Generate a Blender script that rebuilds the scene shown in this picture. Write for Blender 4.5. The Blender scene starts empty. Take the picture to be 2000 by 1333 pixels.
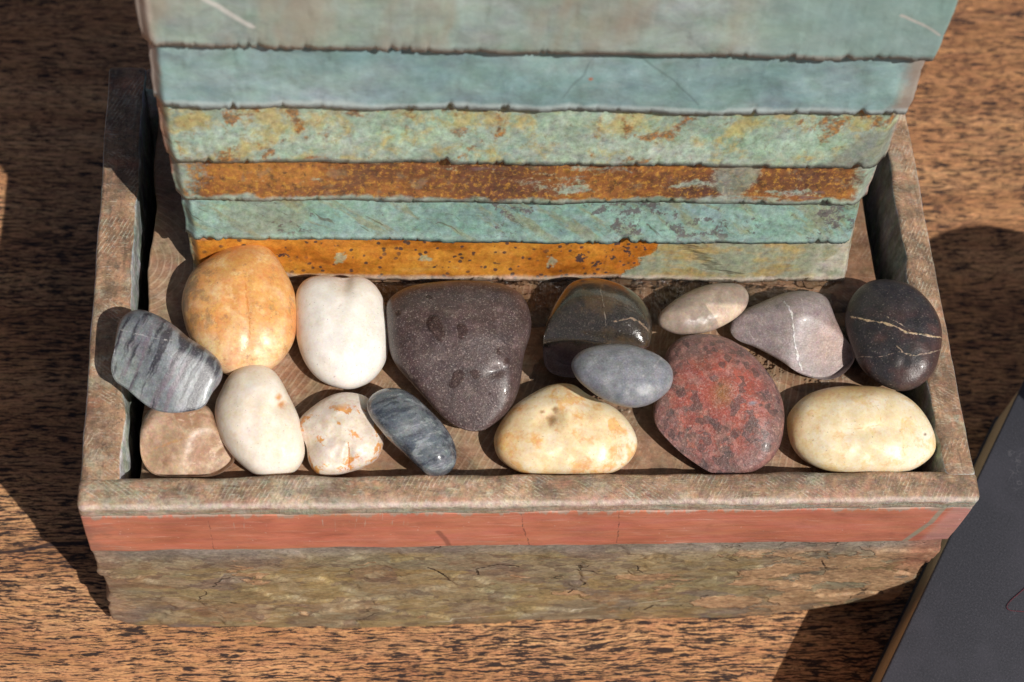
import bpy, bmesh, math, random
import numpy as np
from mathutils import Matrix, Vector

random.seed(7)
rng = np.random.default_rng(7)
SC = bpy.context.scene
COL = SC.collection

# ------------------------------------------------------------------ camera
CAM = np.array([-0.0713798, -0.23801835, 0.64808399])
YAW, PITCH, ROLL, FPX = 0.2141284, 1.05438821, 0.18659843, 3495.57
FSTOP, FOCUS = 12.0, (0.0, 0.030, 0.095)
def cam_axes(yaw, pitch, roll):
    cp, sp, cy, sy = math.cos(pitch), math.sin(pitch), math.cos(yaw), math.sin(yaw)
    f = np.array([sy*cp, cy*cp, -sp]); r = np.array([cy, -sy, 0.0]); u = np.cross(r, f)
    c, s = math.cos(roll), math.sin(roll)
    return np.array([c*r+s*u, -s*r+c*u, f])
CR = cam_axes(YAW, PITCH, ROLL)
cam_d = bpy.data.cameras.new('camera'); cam = bpy.data.objects.new('camera', cam_d); COL.objects.link(cam)
cam_d.sensor_width = 36.0; cam_d.sensor_fit = 'HORIZONTAL'; cam_d.lens = FPX/2000*36.0
cam_d.clip_start = 0.02; cam_d.clip_end = 100
mw = np.eye(4); mw[:3, 0] = CR[0]; mw[:3, 1] = CR[1]; mw[:3, 2] = -CR[2]; mw[:3, 3] = CAM
cam.matrix_world = Matrix(mw.tolist())
cam_d.dof.use_dof = True; cam_d.dof.aperture_fstop = FSTOP
cam_d.dof.focus_distance = float(CR[2] @ (np.array(FOCUS)-CAM))
SC.camera = cam

# ------------------------------------------------------------------ light
SUN = np.array([0.509, -0.647, 1.0]); SUN /= np.linalg.norm(SUN)
SUN_STRENGTH, SKY_STRENGTH, EXPOSURE = 4.2, 0.05, -0.06
sl = bpy.data.lights.new('sun', 'SUN'); sl.energy = SUN_STRENGTH; sl.angle = math.radians(0.53); sl.color = (1.0, 0.965, 0.91)
so = bpy.data.objects.new('sun', sl); COL.objects.link(so)
so.rotation_euler = Vector(SUN.tolist()).to_track_quat('Z', 'Y').to_euler(); so.location = (1, -1.3, 2)
wd = bpy.data.worlds.new('World'); SC.world = wd; wd.use_nodes = True
wn = wd.node_tree; wn.nodes.clear()
sky = wn.nodes.new('ShaderNodeTexSky'); sky.sky_type = 'NISHITA'; sky.sun_disc = False
sky.sun_elevation = math.asin(SUN[2]); sky.sun_rotation = math.atan2(SUN[0], SUN[1])
sky.dust_density = 3.0; sky.air_density = 0.7; sky.ozone_density = 0.4
bg = wn.nodes.new('ShaderNodeBackground'); bg.inputs[1].default_value = SKY_STRENGTH
wo = wn.nodes.new('ShaderNodeOutputWorld')
wn.links.new(sky.outputs[0], bg.inputs[0]); wn.links.new(bg.outputs[0], wo.inputs[0])
vs = SC.view_settings; vs.view_transform = 'Standard'; vs.look = 'None'; vs.gamma = 1.0
vs.exposure = EXPOSURE; vs.use_curve_mapping = False
SC.render.engine = 'CYCLES'
SC.cycles.use_denoising = True
SC.cycles.max_bounces = 8; SC.cycles.transparent_max_bounces = 8
SC.cycles.sample_clamp_indirect = 6.0

# ------------------------------------------------------------------ helpers: numpy noise
_perm = np.random.default_rng(3).permutation(256); _perm = np.concatenate([_perm, _perm, _perm])
_grad = np.array([[1,1,0],[-1,1,0],[1,-1,0],[-1,-1,0],[1,0,1],[-1,0,1],[1,0,-1],[-1,0,-1],[0,1,1],[0,-1,1],[0,1,-1],[0,-1,-1]], float)
def perlin(P):
    P = np.asarray(P, float); i = np.floor(P).astype(int); f = P-i; i &= 255
    u = f*f*f*(f*(f*6-15)+10); out = 0
    for dx in (0, 1):
        for dy in (0, 1):
            for dz in (0, 1):
                h = _perm[_perm[_perm[i[:, 0]+dx]+i[:, 1]+dy]+i[:, 2]+dz] % 12
                g = (_grad[h]*(f-np.array([dx, dy, dz]))).sum(1)
                w = (u[:, 0] if dx else 1-u[:, 0])*(u[:, 1] if dy else 1-u[:, 1])*(u[:, 2] if dz else 1-u[:, 2])
                out = out+w*g
    return out
def fbm(P, octv=4, gain=0.5, lac=2.03):
    P = np.asarray(P, float); a, s, t = 1.0, 0.0, 0.0
    for k in range(octv):
        s = s+a*perlin(P*lac**k+17.3*k); t += a; a *= gain
    return s/t*1.6
def sstep(x, a, b):
    t = np.clip((np.asarray(x, float)-a)/(b-a), 0, 1); return t*t*(3-2*t)

# ------------------------------------------------------------------ helpers: photo geometry (the surveyed camera)
def ray(px, py):
    return CR.T @ np.array([(px-1000)/FPX, -(py-666.5)/FPX, 1.0])
def on_plane(px, py, p0, n):
    d = ray(px, py); return CAM+d*(((p0-CAM)@n)/(d@n))

# ------------------------------------------------------------------ helpers: objects
def mesh_obj(name, verts, faces, mat, parent=None, smooth=True):
    me = bpy.data.meshes.new(name); me.from_pydata([tuple(map(float, v)) for v in verts], [], faces); me.update()
    if smooth: me.polygons.foreach_set('use_smooth', [True]*len(me.polygons))
    if mat: me.materials.append(mat)
    o = bpy.data.objects.new(name, me); COL.objects.link(o)
    if parent: o.parent = parent
    return o
def tag(o, label=None, cat=None, group=None, kind=None):
    for k, v in (('label', label), ('category', cat), ('group', group), ('kind', kind)):
        if v: o[k] = v
    return o
def empty(name, loc=(0, 0, 0)):
    o = bpy.data.objects.new(name, None); COL.objects.link(o); o.location = loc; o.empty_display_size = 0.02; return o

def slab(name, lo, hi, res, r, mat, parent=None, fn=None):
    """closed box as fine grids with rounded edges; fn(P, N, S) moves the points (S = 0..1 box coordinates)."""
    lo, hi = np.array(lo, float), np.array(hi, float); size = hi-lo
    cnt = np.maximum(2, np.ceil(size/res).astype(int)) if np.isscalar(res) else np.maximum(2, np.ceil(size/np.array(res)).astype(int))
    idx, V, F = {}, [], []
    def lin(n, L):      # grid lines, with extra ones close to the edges for the rounding
        e = [0, r*0.3/L, r*0.7/L, r/L]; m = np.linspace(r/L, 1-r/L, max(n, 2)+1)
        return np.array(sorted(set(np.round(np.concatenate([e, m, [1-x for x in e]]), 6))))
    L3 = [lin(cnt[k], size[k]) for k in range(3)]
    def vid(t):
        if t not in idx: idx[t] = len(V); V.append([L3[k][t[k]] for k in range(3)])
        return idx[t]
    n3 = [len(l)-1 for l in L3]
    for ax in range(3):
        a, b = (ax+1) % 3, (ax+2) % 3
        for side in (0, n3[ax]):
            for i in range(n3[a]):
                for j in range(n3[b]):
                    q = []
                    for di, dj in ((0, 0), (1, 0), (1, 1), (0, 1)):
                        t = [0, 0, 0]; t[ax] = side; t[a] = i+di; t[b] = j+dj; q.append(vid(tuple(t)))
                    F.append(q if side else q[::-1])
    S = np.array(V); P = lo+S*size
    inner = np.clip(P, lo+r, hi-r); d = P-inner; ln = np.linalg.norm(d, axis=1, keepdims=True); ln[ln == 0] = 1
    N = d/ln; P = inner+N*r
    if fn is not None: P = fn(P, N, S)
    return mesh_obj(name, P, F, mat, parent)

# ------------------------------------------------------------------ helpers: node graphs
def lin1(c): c = c/255.0; return c/12.92 if c <= 0.04045 else ((c+0.055)/1.055)**2.4
def srgb(r, g, b, k=1.0): return (min(1, lin1(r)*k), min(1, lin1(g)*k), min(1, lin1(b)*k), 1.0)
class X:
    def __init__(s, g, o): s.g, s.o = g, o
    def __add__(s, b): return s.g.m('ADD', s, b)
    __radd__ = __add__
    def __mul__(s, b): return s.g.m('MULTIPLY', s, b)
    __rmul__ = __mul__
    def __sub__(s, b): return s.g.m('SUBTRACT', s, b)
    def __rsub__(s, a): return s.g.m('SUBTRACT', a, s)
    def __truediv__(s, b): return s.g.m('DIVIDE', s, b)
    def __pow__(s, b): return s.g.m('POWER', s, b)
class G:
    def __init__(s, name):
        s.mat = bpy.data.materials.new(name); s.mat.use_nodes = True; s.nt = s.mat.node_tree; s.nt.nodes.clear()
        s.tc = s.nt.nodes.new('ShaderNodeTexCoord'); s.P = X(s, s.tc.outputs['Object']); s.bumps = None
    def new(s, t, **kw):
        n = s.nt.nodes.new(t)
        for k, v in kw.items(): setattr(n, k, v)
        return n
    def put(s, sock, v):
        if isinstance(v, X): s.nt.links.new(v.o, sock)
        elif v is not None:
            if hasattr(sock.default_value, '__len__') and not hasattr(v, '__len__'): v = [v]*len(sock.default_value)
            if hasattr(sock.default_value, '__len__'): v = list(v)[:len(sock.default_value)]
            sock.default_value = v
    def m(s, op, a, b=None, c=None, clamp=False):
        n = s.new('ShaderNodeMath', operation=op, use_clamp=clamp)
        for k, v in enumerate((a, b, c)): s.put(n.inputs[k], v)
        return X(s, n.outputs[0])
    def mx(s, *a):
        r = a[0]
        for q in a[1:]: r = s.m('MAXIMUM', r, q)
        return r
    def mn(s, a, b): return s.m('MINIMUM', a, b)
    def vm(s, op, a, b=None, scale=None):
        n = s.new('ShaderNodeVectorMath', operation=op); s.put(n.inputs[0], a)
        if b is not None: s.put(n.inputs[1], b)
        if scale is not None: s.put(n.inputs['Scale'], scale)
        return X(s, n.outputs['Value'] if op in ('LENGTH', 'DOT_PRODUCT', 'DISTANCE') else n.outputs[0])
    def map(s, v, scale=(1, 1, 1), rot=(0, 0, 0), loc=(0, 0, 0)):
        n = s.new('ShaderNodeMapping'); s.put(n.inputs['Vector'], v); n.inputs['Scale'].default_value = scale
        n.inputs['Rotation'].default_value = rot; n.inputs['Location'].default_value = loc; return X(s, n.outputs[0])
    def xyz(s, v):
        n = s.new('ShaderNodeSeparateXYZ'); s.put(n.inputs[0], v); return [X(s, o) for o in n.outputs]
    def comb(s, x=0, y=0, z=0):
        n = s.new('ShaderNodeCombineXYZ')
        for k, v in enumerate((x, y, z)): s.put(n.inputs[k], v)
        return X(s, n.outputs[0])
    def noise(s, v, scale, detail=4, rough=0.55, dist=0.0, color=False):
        n = s.new('ShaderNodeTexNoise'); s.put(n.inputs['Vector'], v); s.put(n.inputs['Scale'], scale)
        n.inputs['Detail'].default_value = detail; n.inputs['Roughness'].default_value = rough; n.inputs['Distortion'].default_value = dist
        return X(s, n.outputs['Color' if color else 'Fac'])
    def warp(s, v, scale, amt, detail=2):
        c = s.vm('SUBTRACT', s.noise(v, scale, detail, color=True), (0.5, 0.5, 0.5))
        return s.vm('ADD', v, s.vm('SCALE', c, scale=amt))
    def vor(s, v, scale, feature='F1', rnd=1.0, out='Distance', smooth=None):
        n = s.new('ShaderNodeTexVoronoi', feature=feature); s.put(n.inputs['Vector'], v); n.inputs['Scale'].default_value = scale
        n.inputs['Randomness'].default_value = rnd; return X(s, n.outputs[out])
    def wave(s, v, scale, dist=2, detail=2, dscale=1.5, dirn='X'):
        n = s.new('ShaderNodeTexWave', bands_direction=dirn); s.put(n.inputs['Vector'], v); n.inputs['Scale'].default_value = scale
        n.inputs['Distortion'].default_value = dist; n.inputs['Detail'].default_value = detail; n.inputs['Detail Scale'].default_value = dscale
        return X(s, n.outputs['Fac'])
    def ss(s, x, a, b):
        inv = a > b
        if inv: a, b = b, a
        n = s.new('ShaderNodeMapRange', interpolation_type='SMOOTHSTEP'); s.put(n.inputs[0], x)
        n.inputs[1].default_value = a; n.inputs[2].default_value = b
        n.inputs[3].default_value = 1.0 if inv else 0.0; n.inputs[4].default_value = 0.0 if inv else 1.0
        return X(s, n.outputs[0])
    def mix(s, f, a, b, mode='MIX'):
        n = s.new('ShaderNodeMix', data_type='RGBA', blend_type=mode); s.put(n.inputs[0], f); s.put(n.inputs[6], a); s.put(n.inputs[7], b)
        return X(s, n.outputs[2])
    def ramp(s, f, stops):
        n = s.new('ShaderNodeValToRGB'); s.put(n.inputs[0], f); el = n.color_ramp.elements
        while len(el) < len(stops): el.new(0.5)
        for e, (p, c) in zip(el, stops): e.position = p; e.color = c
        return X(s, n.outputs[0])
    def seg(s, P, a, b):
        """distance from the flat vector P to the stretch a-b"""
        bx, by = b[0]-a[0], b[1]-a[1]; L2 = max(bx*bx+by*by, 1e-9)
        pa = s.vm('SUBTRACT', P, (a[0], a[1], 0))
        t = s.m('DIVIDE', s.vm('DOT_PRODUCT', pa, (bx, by, 0)), L2, clamp=True)
        return s.vm('LENGTH', s.vm('SUBTRACT', pa, s.vm('SCALE', (bx, by, 0), scale=t)))
    def line(s, P, pts):
        r = None
        for a, b in zip(pts[:-1], pts[1:]):
            d = s.seg(P, a, b); r = d if r is None else s.mn(r, d)
        return r
    def spot(s, P, c, r, ax=1.0, ang=0.0):
        """1 inside an ellipse round c, 0 outside"""
        q = s.vm('SUBTRACT', P, (c[0], c[1], 0))
        q = s.map(q, (1/r, 1/(r*ax), 0), (0, 0, 0)) if ang == 0 else s.map(s.map(q, (1, 1, 0), (0, 0, -ang)), (1/r, 1/(r*ax), 0))
        return s.ss(s.vm('LENGTH', q), 1.0, 0.0)
    def mottle(s, col, P, scale, amt, detail=6, rough=0.75, grey=0.0):
        """many-hued uneven grain laid over a colour"""
        n = s.noise(P, scale, detail, rough, color=True)
        n = s.vm('ADD', s.vm('SCALE', s.vm('SUBTRACT', n, (0.5, 0.5, 0.5)), scale=2.4), (0.5, 0.5, 0.5))
        if grey:
            f = s.noise(P, scale*1.3, detail, rough); n = s.mix(grey, n, s.comb((f-0.5)*2.6+0.5, (f-0.5)*2.6+0.5, (f-0.5)*2.6+0.5))
        return s.mix(amt, col, n, 'OVERLAY')
    def bump(s, h, strength=0.5, dist=0.001):
        n = s.new('ShaderNodeBump'); n.inputs['Strength'].default_value = strength; n.inputs['Distance'].default_value = dist
        s.put(n.inputs['Height'], h)
        if s.bumps is not None: s.put(n.inputs['Normal'], s.bumps)
        s.bumps = X(s, n.outputs[0])
    def face(s):
        n = s.new('ShaderNodeNewGeometry'); v = s.new('ShaderNodeVectorTransform', vector_type='NORMAL', convert_from='WORLD', convert_to='OBJECT')
        s.nt.links.new(n.outputs['True Normal'], v.inputs[0]); return s.xyz(X(s, v.outputs[0]))
    def done(s, col, rough=0.5, spec=0.5, sss=0.0, sss_r=(1, 0.6, 0.4), sss_s=0.004, coat=0.0, coat_r=0.1, ior=1.5):
        b = s.new('ShaderNodeBsdfPrincipled'); s.put(b.inputs['Base Color'], col); s.put(b.inputs['Roughness'], rough)
        s.put(b.inputs['Specular IOR Level'], spec); b.inputs['IOR'].default_value = ior
        s.put(b.inputs['Coat Weight'], coat); s.put(b.inputs['Coat Roughness'], coat_r)
        if sss:
            b.inputs['Subsurface Weight'].default_value = sss; b.inputs['Subsurface Radius'].default_value = sss_r; b.inputs['Subsurface Scale'].default_value = sss_s
        if s.bumps is not None: s.put(b.inputs['Normal'], s.bumps)
        o = s.new('ShaderNodeOutputMaterial'); s.nt.links.new(b.outputs[0], o.inputs[0]); return s.mat

# ------------------------------------------------------------------ setting: the wooden table
def wood_material():
    g = G('brown_wood'); P = g.P
    W = g.warp(P, 9.0, 0.012, 2)
    W = g.vm('ADD', W, g.vm('SCALE', g.vm('SUBTRACT', g.noise(g.map(P, (40, 90, 1)), 1.0, 2, color=True), (.5, .5, .5)), scale=0.0022))
    tone = g.noise(g.map(W, (7, 55, 1)), 1.0, 4, 0.6)
    fine = g.noise(g.map(W, (60, 900, 1)), 1.0, 3, 0.6)
    spk = g.noise(g.map(P, (900, 1500, 1)), 1.0, 2, 0.6)
    col = g.ramp(tone, [(0.30, srgb(166, 116, 76)), (0.46, srgb(200, 145, 98)), (0.60, srgb(217, 164, 115)), (0.75, srgb(226, 177, 128))])
    col = g.mix(g.ss(fine, 0.45, 0.70)*0.45, col, srgb(152, 98, 68))
    col = g.mix(g.ss(spk, 0.50, 0.70)*0.55, col, srgb(122, 80, 62))
    # dark pores: short dashes running along the grain
    dens = g.noise(g.map(W, (9, 22, 1)), 1.0, 3, 0.6)
    W2 = g.vm('ADD', W, g.vm('SCALE', g.vm('SUBTRACT', g.noise(P, 420, 2, color=True), (.5, .5, .5)), scale=0.0009))
    p1 = g.noise(g.map(W2, (125, 1500, 1)), 1.0, 2.5, 0.62)
    p2 = g.noise(g.map(W2, (80, 950, 1), loc=(3, 7, 0)), 1.0, 2.5, 0.62)
    p3 = g.noise(g.map(W2, (260, 2600, 1), loc=(1, 2, 0)), 1.0, 2.0, 0.6)
    th = 0.546-(dens-0.5)*0.18
    pore = g.mx(g.ss(p1-th, 0.0, 0.022), g.ss(p2-th-0.015, 0.0, 0.025), g.ss(p3-th-0.02, 0.0, 0.03)*0.85)
    lines = g.noise(g.map(W, (14, 1300, 1), loc=(6, 3, 0)), 1.0, 3, 0.65); col = g.mix(g.ss(lines, 0.50, 0.66)*0.5, col, srgb(112, 72, 54))
    broad = g.noise(g.map(W, (4, 38, 1), loc=(2, 9, 0)), 1.0, 3, 0.6); col = g.mix(g.ss(broad, 0.52, 0.70)*0.45, col, srgb(126, 82, 58))
    col = g.mix(pore*0.96, col, srgb(34, 25, 27))
    col = g.mottle(col, g.map(P, (90, 420, 1)), 1.0, 0.30, 5, 0.7, 0.8)
    x, y, z = g.xyz(P)
    crack = g.ss(g.line(g.warp(g.comb(x, y, 0), 60, 0.003), [(-0.30, 0.026), (-0.19, 0.0305), (-0.145, 0.035)]), 0.0011, 0.0005)
    col = g.mix(crack*0.9, col, srgb(36, 26, 30))
    g.bump(1-pore, 0.35, 0.0004); g.bump(fine, 0.25, 0.0003)
    return g.done(col, 0.55+pore*0.2, 0.35)
def build_table():
    tag(slab('table_top', (-0.75, -0.55, -0.03), (0.75, 0.75, 0.0), 0.25, 0.004, wood_material()), kind='structure')

# ------------------------------------------------------------------ slate surfaces of the basin
def sawn_brown(g, P, seed=0.0, longy=False):
    """brown slate with pale saw scratches and teal and brick-red streaks; returns colour and scratch mask"""
    Q = g.vm('ADD', P, (seed, seed*0.7, 0))
    a = g.noise(Q, 60, 5, 0.65); b = g.noise(Q, 180, 4, 0.7); c = g.noise(g.map(Q, (30, 120, 30)), 1.0, 4, 0.6)
    col = g.ramp(a, [(0.28, srgb(92, 70, 54)), (0.45, srgb(132, 104, 80)), (0.58, srgb(164, 128, 98)), (0.74, srgb(154, 146, 124))])
    col = g.mix(g.ss(c, 0.52, 0.68)*0.6, col, srgb(172, 112, 84))
    col = g.mix(g.ss(b, 0.55, 0.72)*0.35, col, srgb(150, 156, 140))
    Qa = g.warp(g.warp(Q, 25, 0.004, 2), 300, 0.0006)
    h1 = g.wave(g.map(Qa, (1, 1, 0), (0, 0, math.radians(28))), 235, 1.6, 3, 2.2); h2 = g.wave(g.map(Qa, (1, 1, 0), (0, 0, math.radians(-52))), 270, 1.6, 3, 2.2)
    h3 = g.noise(g.map(Qa, (240, 2100, 400), (0, 0, math.radians(62))), 1.0, 3, 0.65)
    mask = g.noise(Q, 42, 3, 0.6); brk = g.noise(Q, 330, 3, 0.7)
    scr = g.mx(g.ss(h1, 0.52, 0.92)*g.ss(mask, 0.49, 0.60), g.ss(h2, 0.52, 0.92)*g.ss(mask, 0.46, 0.38), g.ss(h3, 0.53, 0.64))*g.ss(brk, 0.40, 0.58)
    col = g.mix(scr*0.45, col, g.mix(g.ss(b, 0.42, 0.58), srgb(214, 196, 170), srgb(194, 192, 174)))
    pat = g.ss(g.noise(g.map(g.warp(Q, 60, 0.01, 3), (55, 55, 55), loc=(3, 3, 3)), 1.0, 5, 0.68), 0.545, 0.62)
    col = g.mix(pat*0.40, col, srgb(172, 170, 148))
    lng = g.noise(g.map(Q, (420, 45, 60)) if longy else g.map(Q, (45, 420, 60)), 1.0, 5, 0.7); col = g.mix(g.ss(lng, 0.52, 0.64)*0.5, col, srgb(92, 70, 54)); col = g.mix(g.ss(lng, 0.46, 0.36)*0.35, col, srgb(176, 128, 100))
    col = g.mix(g.ss(g.noise(Q, 420, 4, 0.75), 0.55, 0.68)*0.6, col, srgb(76, 60, 52))
    col = g.mix(g.ss(g.noise(g.map(Q, (70, 70, 70), loc=(8, 1, 0)), 1.0, 5, 0.7), 0.56, 0.66)*0.5, col, srgb(98, 78, 62))
    col = g.mottle(col, Q, 60, 0.55, 7, 0.78, 0.93)
    return col, scr
def rim_material(name, seed, inner_axis=0):
    g = G(name); col, scr = sawn_brown(g, g.P, seed, True)
    nx, ny, nz = g.face()
    # the sides are natural cleft faces: grey-green with white bloom
    s = g.noise(g.map(g.P, (60, 60, 25)), 1.0, 5, 0.65)
    cleft = g.ramp(s, [(0.32, srgb(96, 102, 94)), (0.45, srgb(144, 150, 144)), (0.57, srgb(186, 190, 186)), (0.70, srgb(206, 208, 206))])
    cleft = g.mottle(cleft, g.map(g.P, (1, 1, 0.4)), 160, 0.5, 6, 0.75, 0.6)
    up = g.ss(nz, 0.45, 0.8)
    col = g.mix(1-up, col, cleft)
    # brick-red and teal line along the outer arris
    x, y, z = g.xyz(g.P)
    n = g.noise(g.map(g.P, (50, 50, 30)), 1.0, 3)
    col = g.mix(up*0.06, col, srgb(190, 172, 150)); col = g.mottle(col, g.P, 380, 0.45, 6, 0.8, 0.8)
    g.bump(scr, 0.35, 0.0005); g.bump(g.noise(g.P, 600, 5, 0.75), 0.5, 0.0008); g.bump(g.noise(g.P, 120, 3), 0.3, 0.0015)
    return g.done(col, 0.62, 0.4)
def band_material():
    g = G('brick_red_slate'); x, y, z = g.xyz(g.P)
    st = g.noise(g.map(g.P, (10, 200, 900)), 1.0, 4, 0.65); lo = g.noise(g.map(g.P, (22, 22, 60)), 1.0, 4, 0.6)
    col = g.ramp(lo, [(0.30, srgb(166, 100, 80)), (0.48, srgb(192, 118, 94)), (0.66, srgb(203, 130, 107)), (0.8, srgb(190, 118, 98))])
    col = g.mix(g.ss(st, 0.58, 0.72)*0.35, col, srgb(214, 156, 136))
    col = g.mix(g.ss(st, 0.42, 0.30)*0.35, col, srgb(140, 78, 64))
    Q = g.comb(x, z, 0); Qw = g.warp(Q, 300, 0.0012)
    for pts, w, c in (([(-0.0060, 0.102), (-0.0035, 0.088), (0.0005, 0.0705)], 0.00042, (84, 58, 52)),
                      ([(0.0272, 0.102), (0.0295, 0.085), (0.0305, 0.0705)], 0.00036, (96, 64, 54)),
                      ([(-0.1090, 0.1), (-0.1085, 0.0705)], 0.0003, (120, 72, 60))):
        col = g.mix(g.ss(g.line(g.warp(Qw, 900, 0.0006), pts)-(g.noise(g.P, 400, 2)-0.5)*0.0008, w*0.8, 0.0)*0.75, col, srgb(*c))
    edge = g.ss(g.line(Q, [(0.1395, 0.101), (0.1385, 0.09), (0.1335, 0.0725)]), 0.0013, 0.0008)
    col = g.mix(edge*0.85, col, srgb(150, 146, 126))
    right = g.ss(x-(z-0.07)*0.12, 0.1375, 0.1405)
    col = g.mix(right*0.6, col, srgb(190, 146, 136))
    # scrapes at the upper edge left, pale line near the lower edge
    scr = g.ss(g.noise(g.map(g.P, (900, 10, 60)), 1.0, 2), 0.63, 0.70)*g.ss(x, -0.118, -0.10)*g.ss(x, -0.03, -0.06)*g.ss(z, 0.088, 0.097)
    col = g.mix(scr*0.8, col, srgb(190, 170, 155))
    pale = g.ss(g.noise(g.map(g.P, (26, 10, 700)), 1.0, 3), 0.60, 0.68)*g.ss(z, 0.080, 0.073)
    col = g.mix(pale*0.6, col, srgb(205, 180, 168))
    grey = g.ss(x, -0.128, -0.146)*g.ss(g.noise(g.P, 90, 4), 0.40, 0.62)
    col = g.mix(grey*0.6, col, srgb(140, 104, 92))
    dark = g.ss(g.noise(g.map(g.P, (120, 60, 260)), 1.0, 4, 0.6), 0.68, 0.76)
    col = g.mix(dark*0.5, col, srgb(120, 74, 62))
    col = g.mottle(col, g.map(g.P, (40, 40, 160)), 1.0, 0.28, 6, 0.75, 0.6)
    smu = g.ss(g.noise(g.map(g.P, (60, 60, 110), loc=(2, 0, 5)), 1.0, 4, 0.65), 0.60, 0.70); col = g.mix(smu*0.35, col, srgb(132, 82, 66))
    scl = g.ss(g.noise(g.map(g.P, (45, 10, 1600)), 1.0, 3, 0.6), 0.62, 0.67); col = g.mix(scl*0.55, col, srgb(222, 186, 170))
    flk = g.ss(g.noise(g.P, 900, 2, 0.5), 0.735, 0.76); col = g.mix(flk*0.7, col, srgb(228, 206, 194))
    drip = g.ss(z+(g.noise(g.map(g.P, (150, 1, 30)), 1.0, 4, 0.7)-0.5)*0.020, 0.1005, 0.1025); col = g.mix(drip*0.75, col, srgb(164, 152, 138))
    mk = g.ss(g.line(g.warp(Q, 200, 0.001), [(-0.0905+0.058, 0.0865), (-0.0295, 0.0790), (-0.0280, 0.0735)]), 0.0014, 0.0004); col = g.mix(mk*0.6, col, srgb(112, 70, 60))
    g.bump(st, 0.22, 0.0005); g.bump(g.noise(g.P, 600, 3), 0.25, 0.0004)
    return g.done(col, 0.5, 0.4)
def lip_material():
    """upper edge of the front: saw-scratched top, pale teal rounded arris below it"""
    g = G('sawn_slate_edge'); col, scr = sawn_brown(g, g.P, 0.31)
    x, y, z = g.xyz(g.P); n = g.noise(g.map(g.P, (60, 60, 160)), 1.0, 4, 0.6)
    nx, ny, nz = g.face()
    f = g.ss(z+(n-0.5)*0.004, 0.1090, 0.1078)*g.ss(y, 0.003, 0.0012)
    teal = g.ramp(g.noise(g.map(g.P, (70, 70, 500)), 1.0, 4, 0.6), [(0.33, srgb(132, 104, 90)), (0.45, srgb(160, 144, 126)), (0.56, srgb(146, 158, 144)), (0.72, srgb(182, 184, 170))])
    col = g.mix(f*0.9, col, teal)
    col = g.mix(g.ss(n, 0.44, 0.60)*g.ss(y, 0.0030, 0.001)*0.4, col, srgb(196, 178, 160))
    pink = g.ss(g.noise(g.map(g.P, (25, 80, 80)), 1.0, 4, 0.6), 0.50, 0.66)*g.ss(y, 0.0055, 0.001)
    col = g.mix(pink*0.45, col, srgb(188, 128, 106))
    col = g.mix(0.10, col, srgb(190, 172, 152)); arr = g.ss(y+(n-0.5)*0.0016, 0.0008, -0.0004)*g.ss(z, 0.1072, 0.1084); col = g.mix(arr*0.6, col, srgb(212, 196, 184))
    pt = g.ss(g.noise(g.map(g.warp(g.P, 80, 0.006, 3), (45, 120, 120), loc=(5, 0, 0)), 1.0, 6, 0.72), 0.50, 0.60)*g.ss(x, 0.06, -0.10); col = g.mix(pt*0.45, col, srgb(158, 160, 138))
    col = g.mottle(col, g.P, 380, 0.55, 6, 0.8, 0.75)
    g.bump(scr, 0.35, 0.0005); g.bump(g.noise(g.P, 600, 5, 0.75), 0.55, 0.0008); g.bump(g.noise(g.map(g.P, (60, 260, 260)), 1.0, 4, 0.7), 0.4, 0.0008)
    return g.done(col, 0.62, 0.4)
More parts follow.
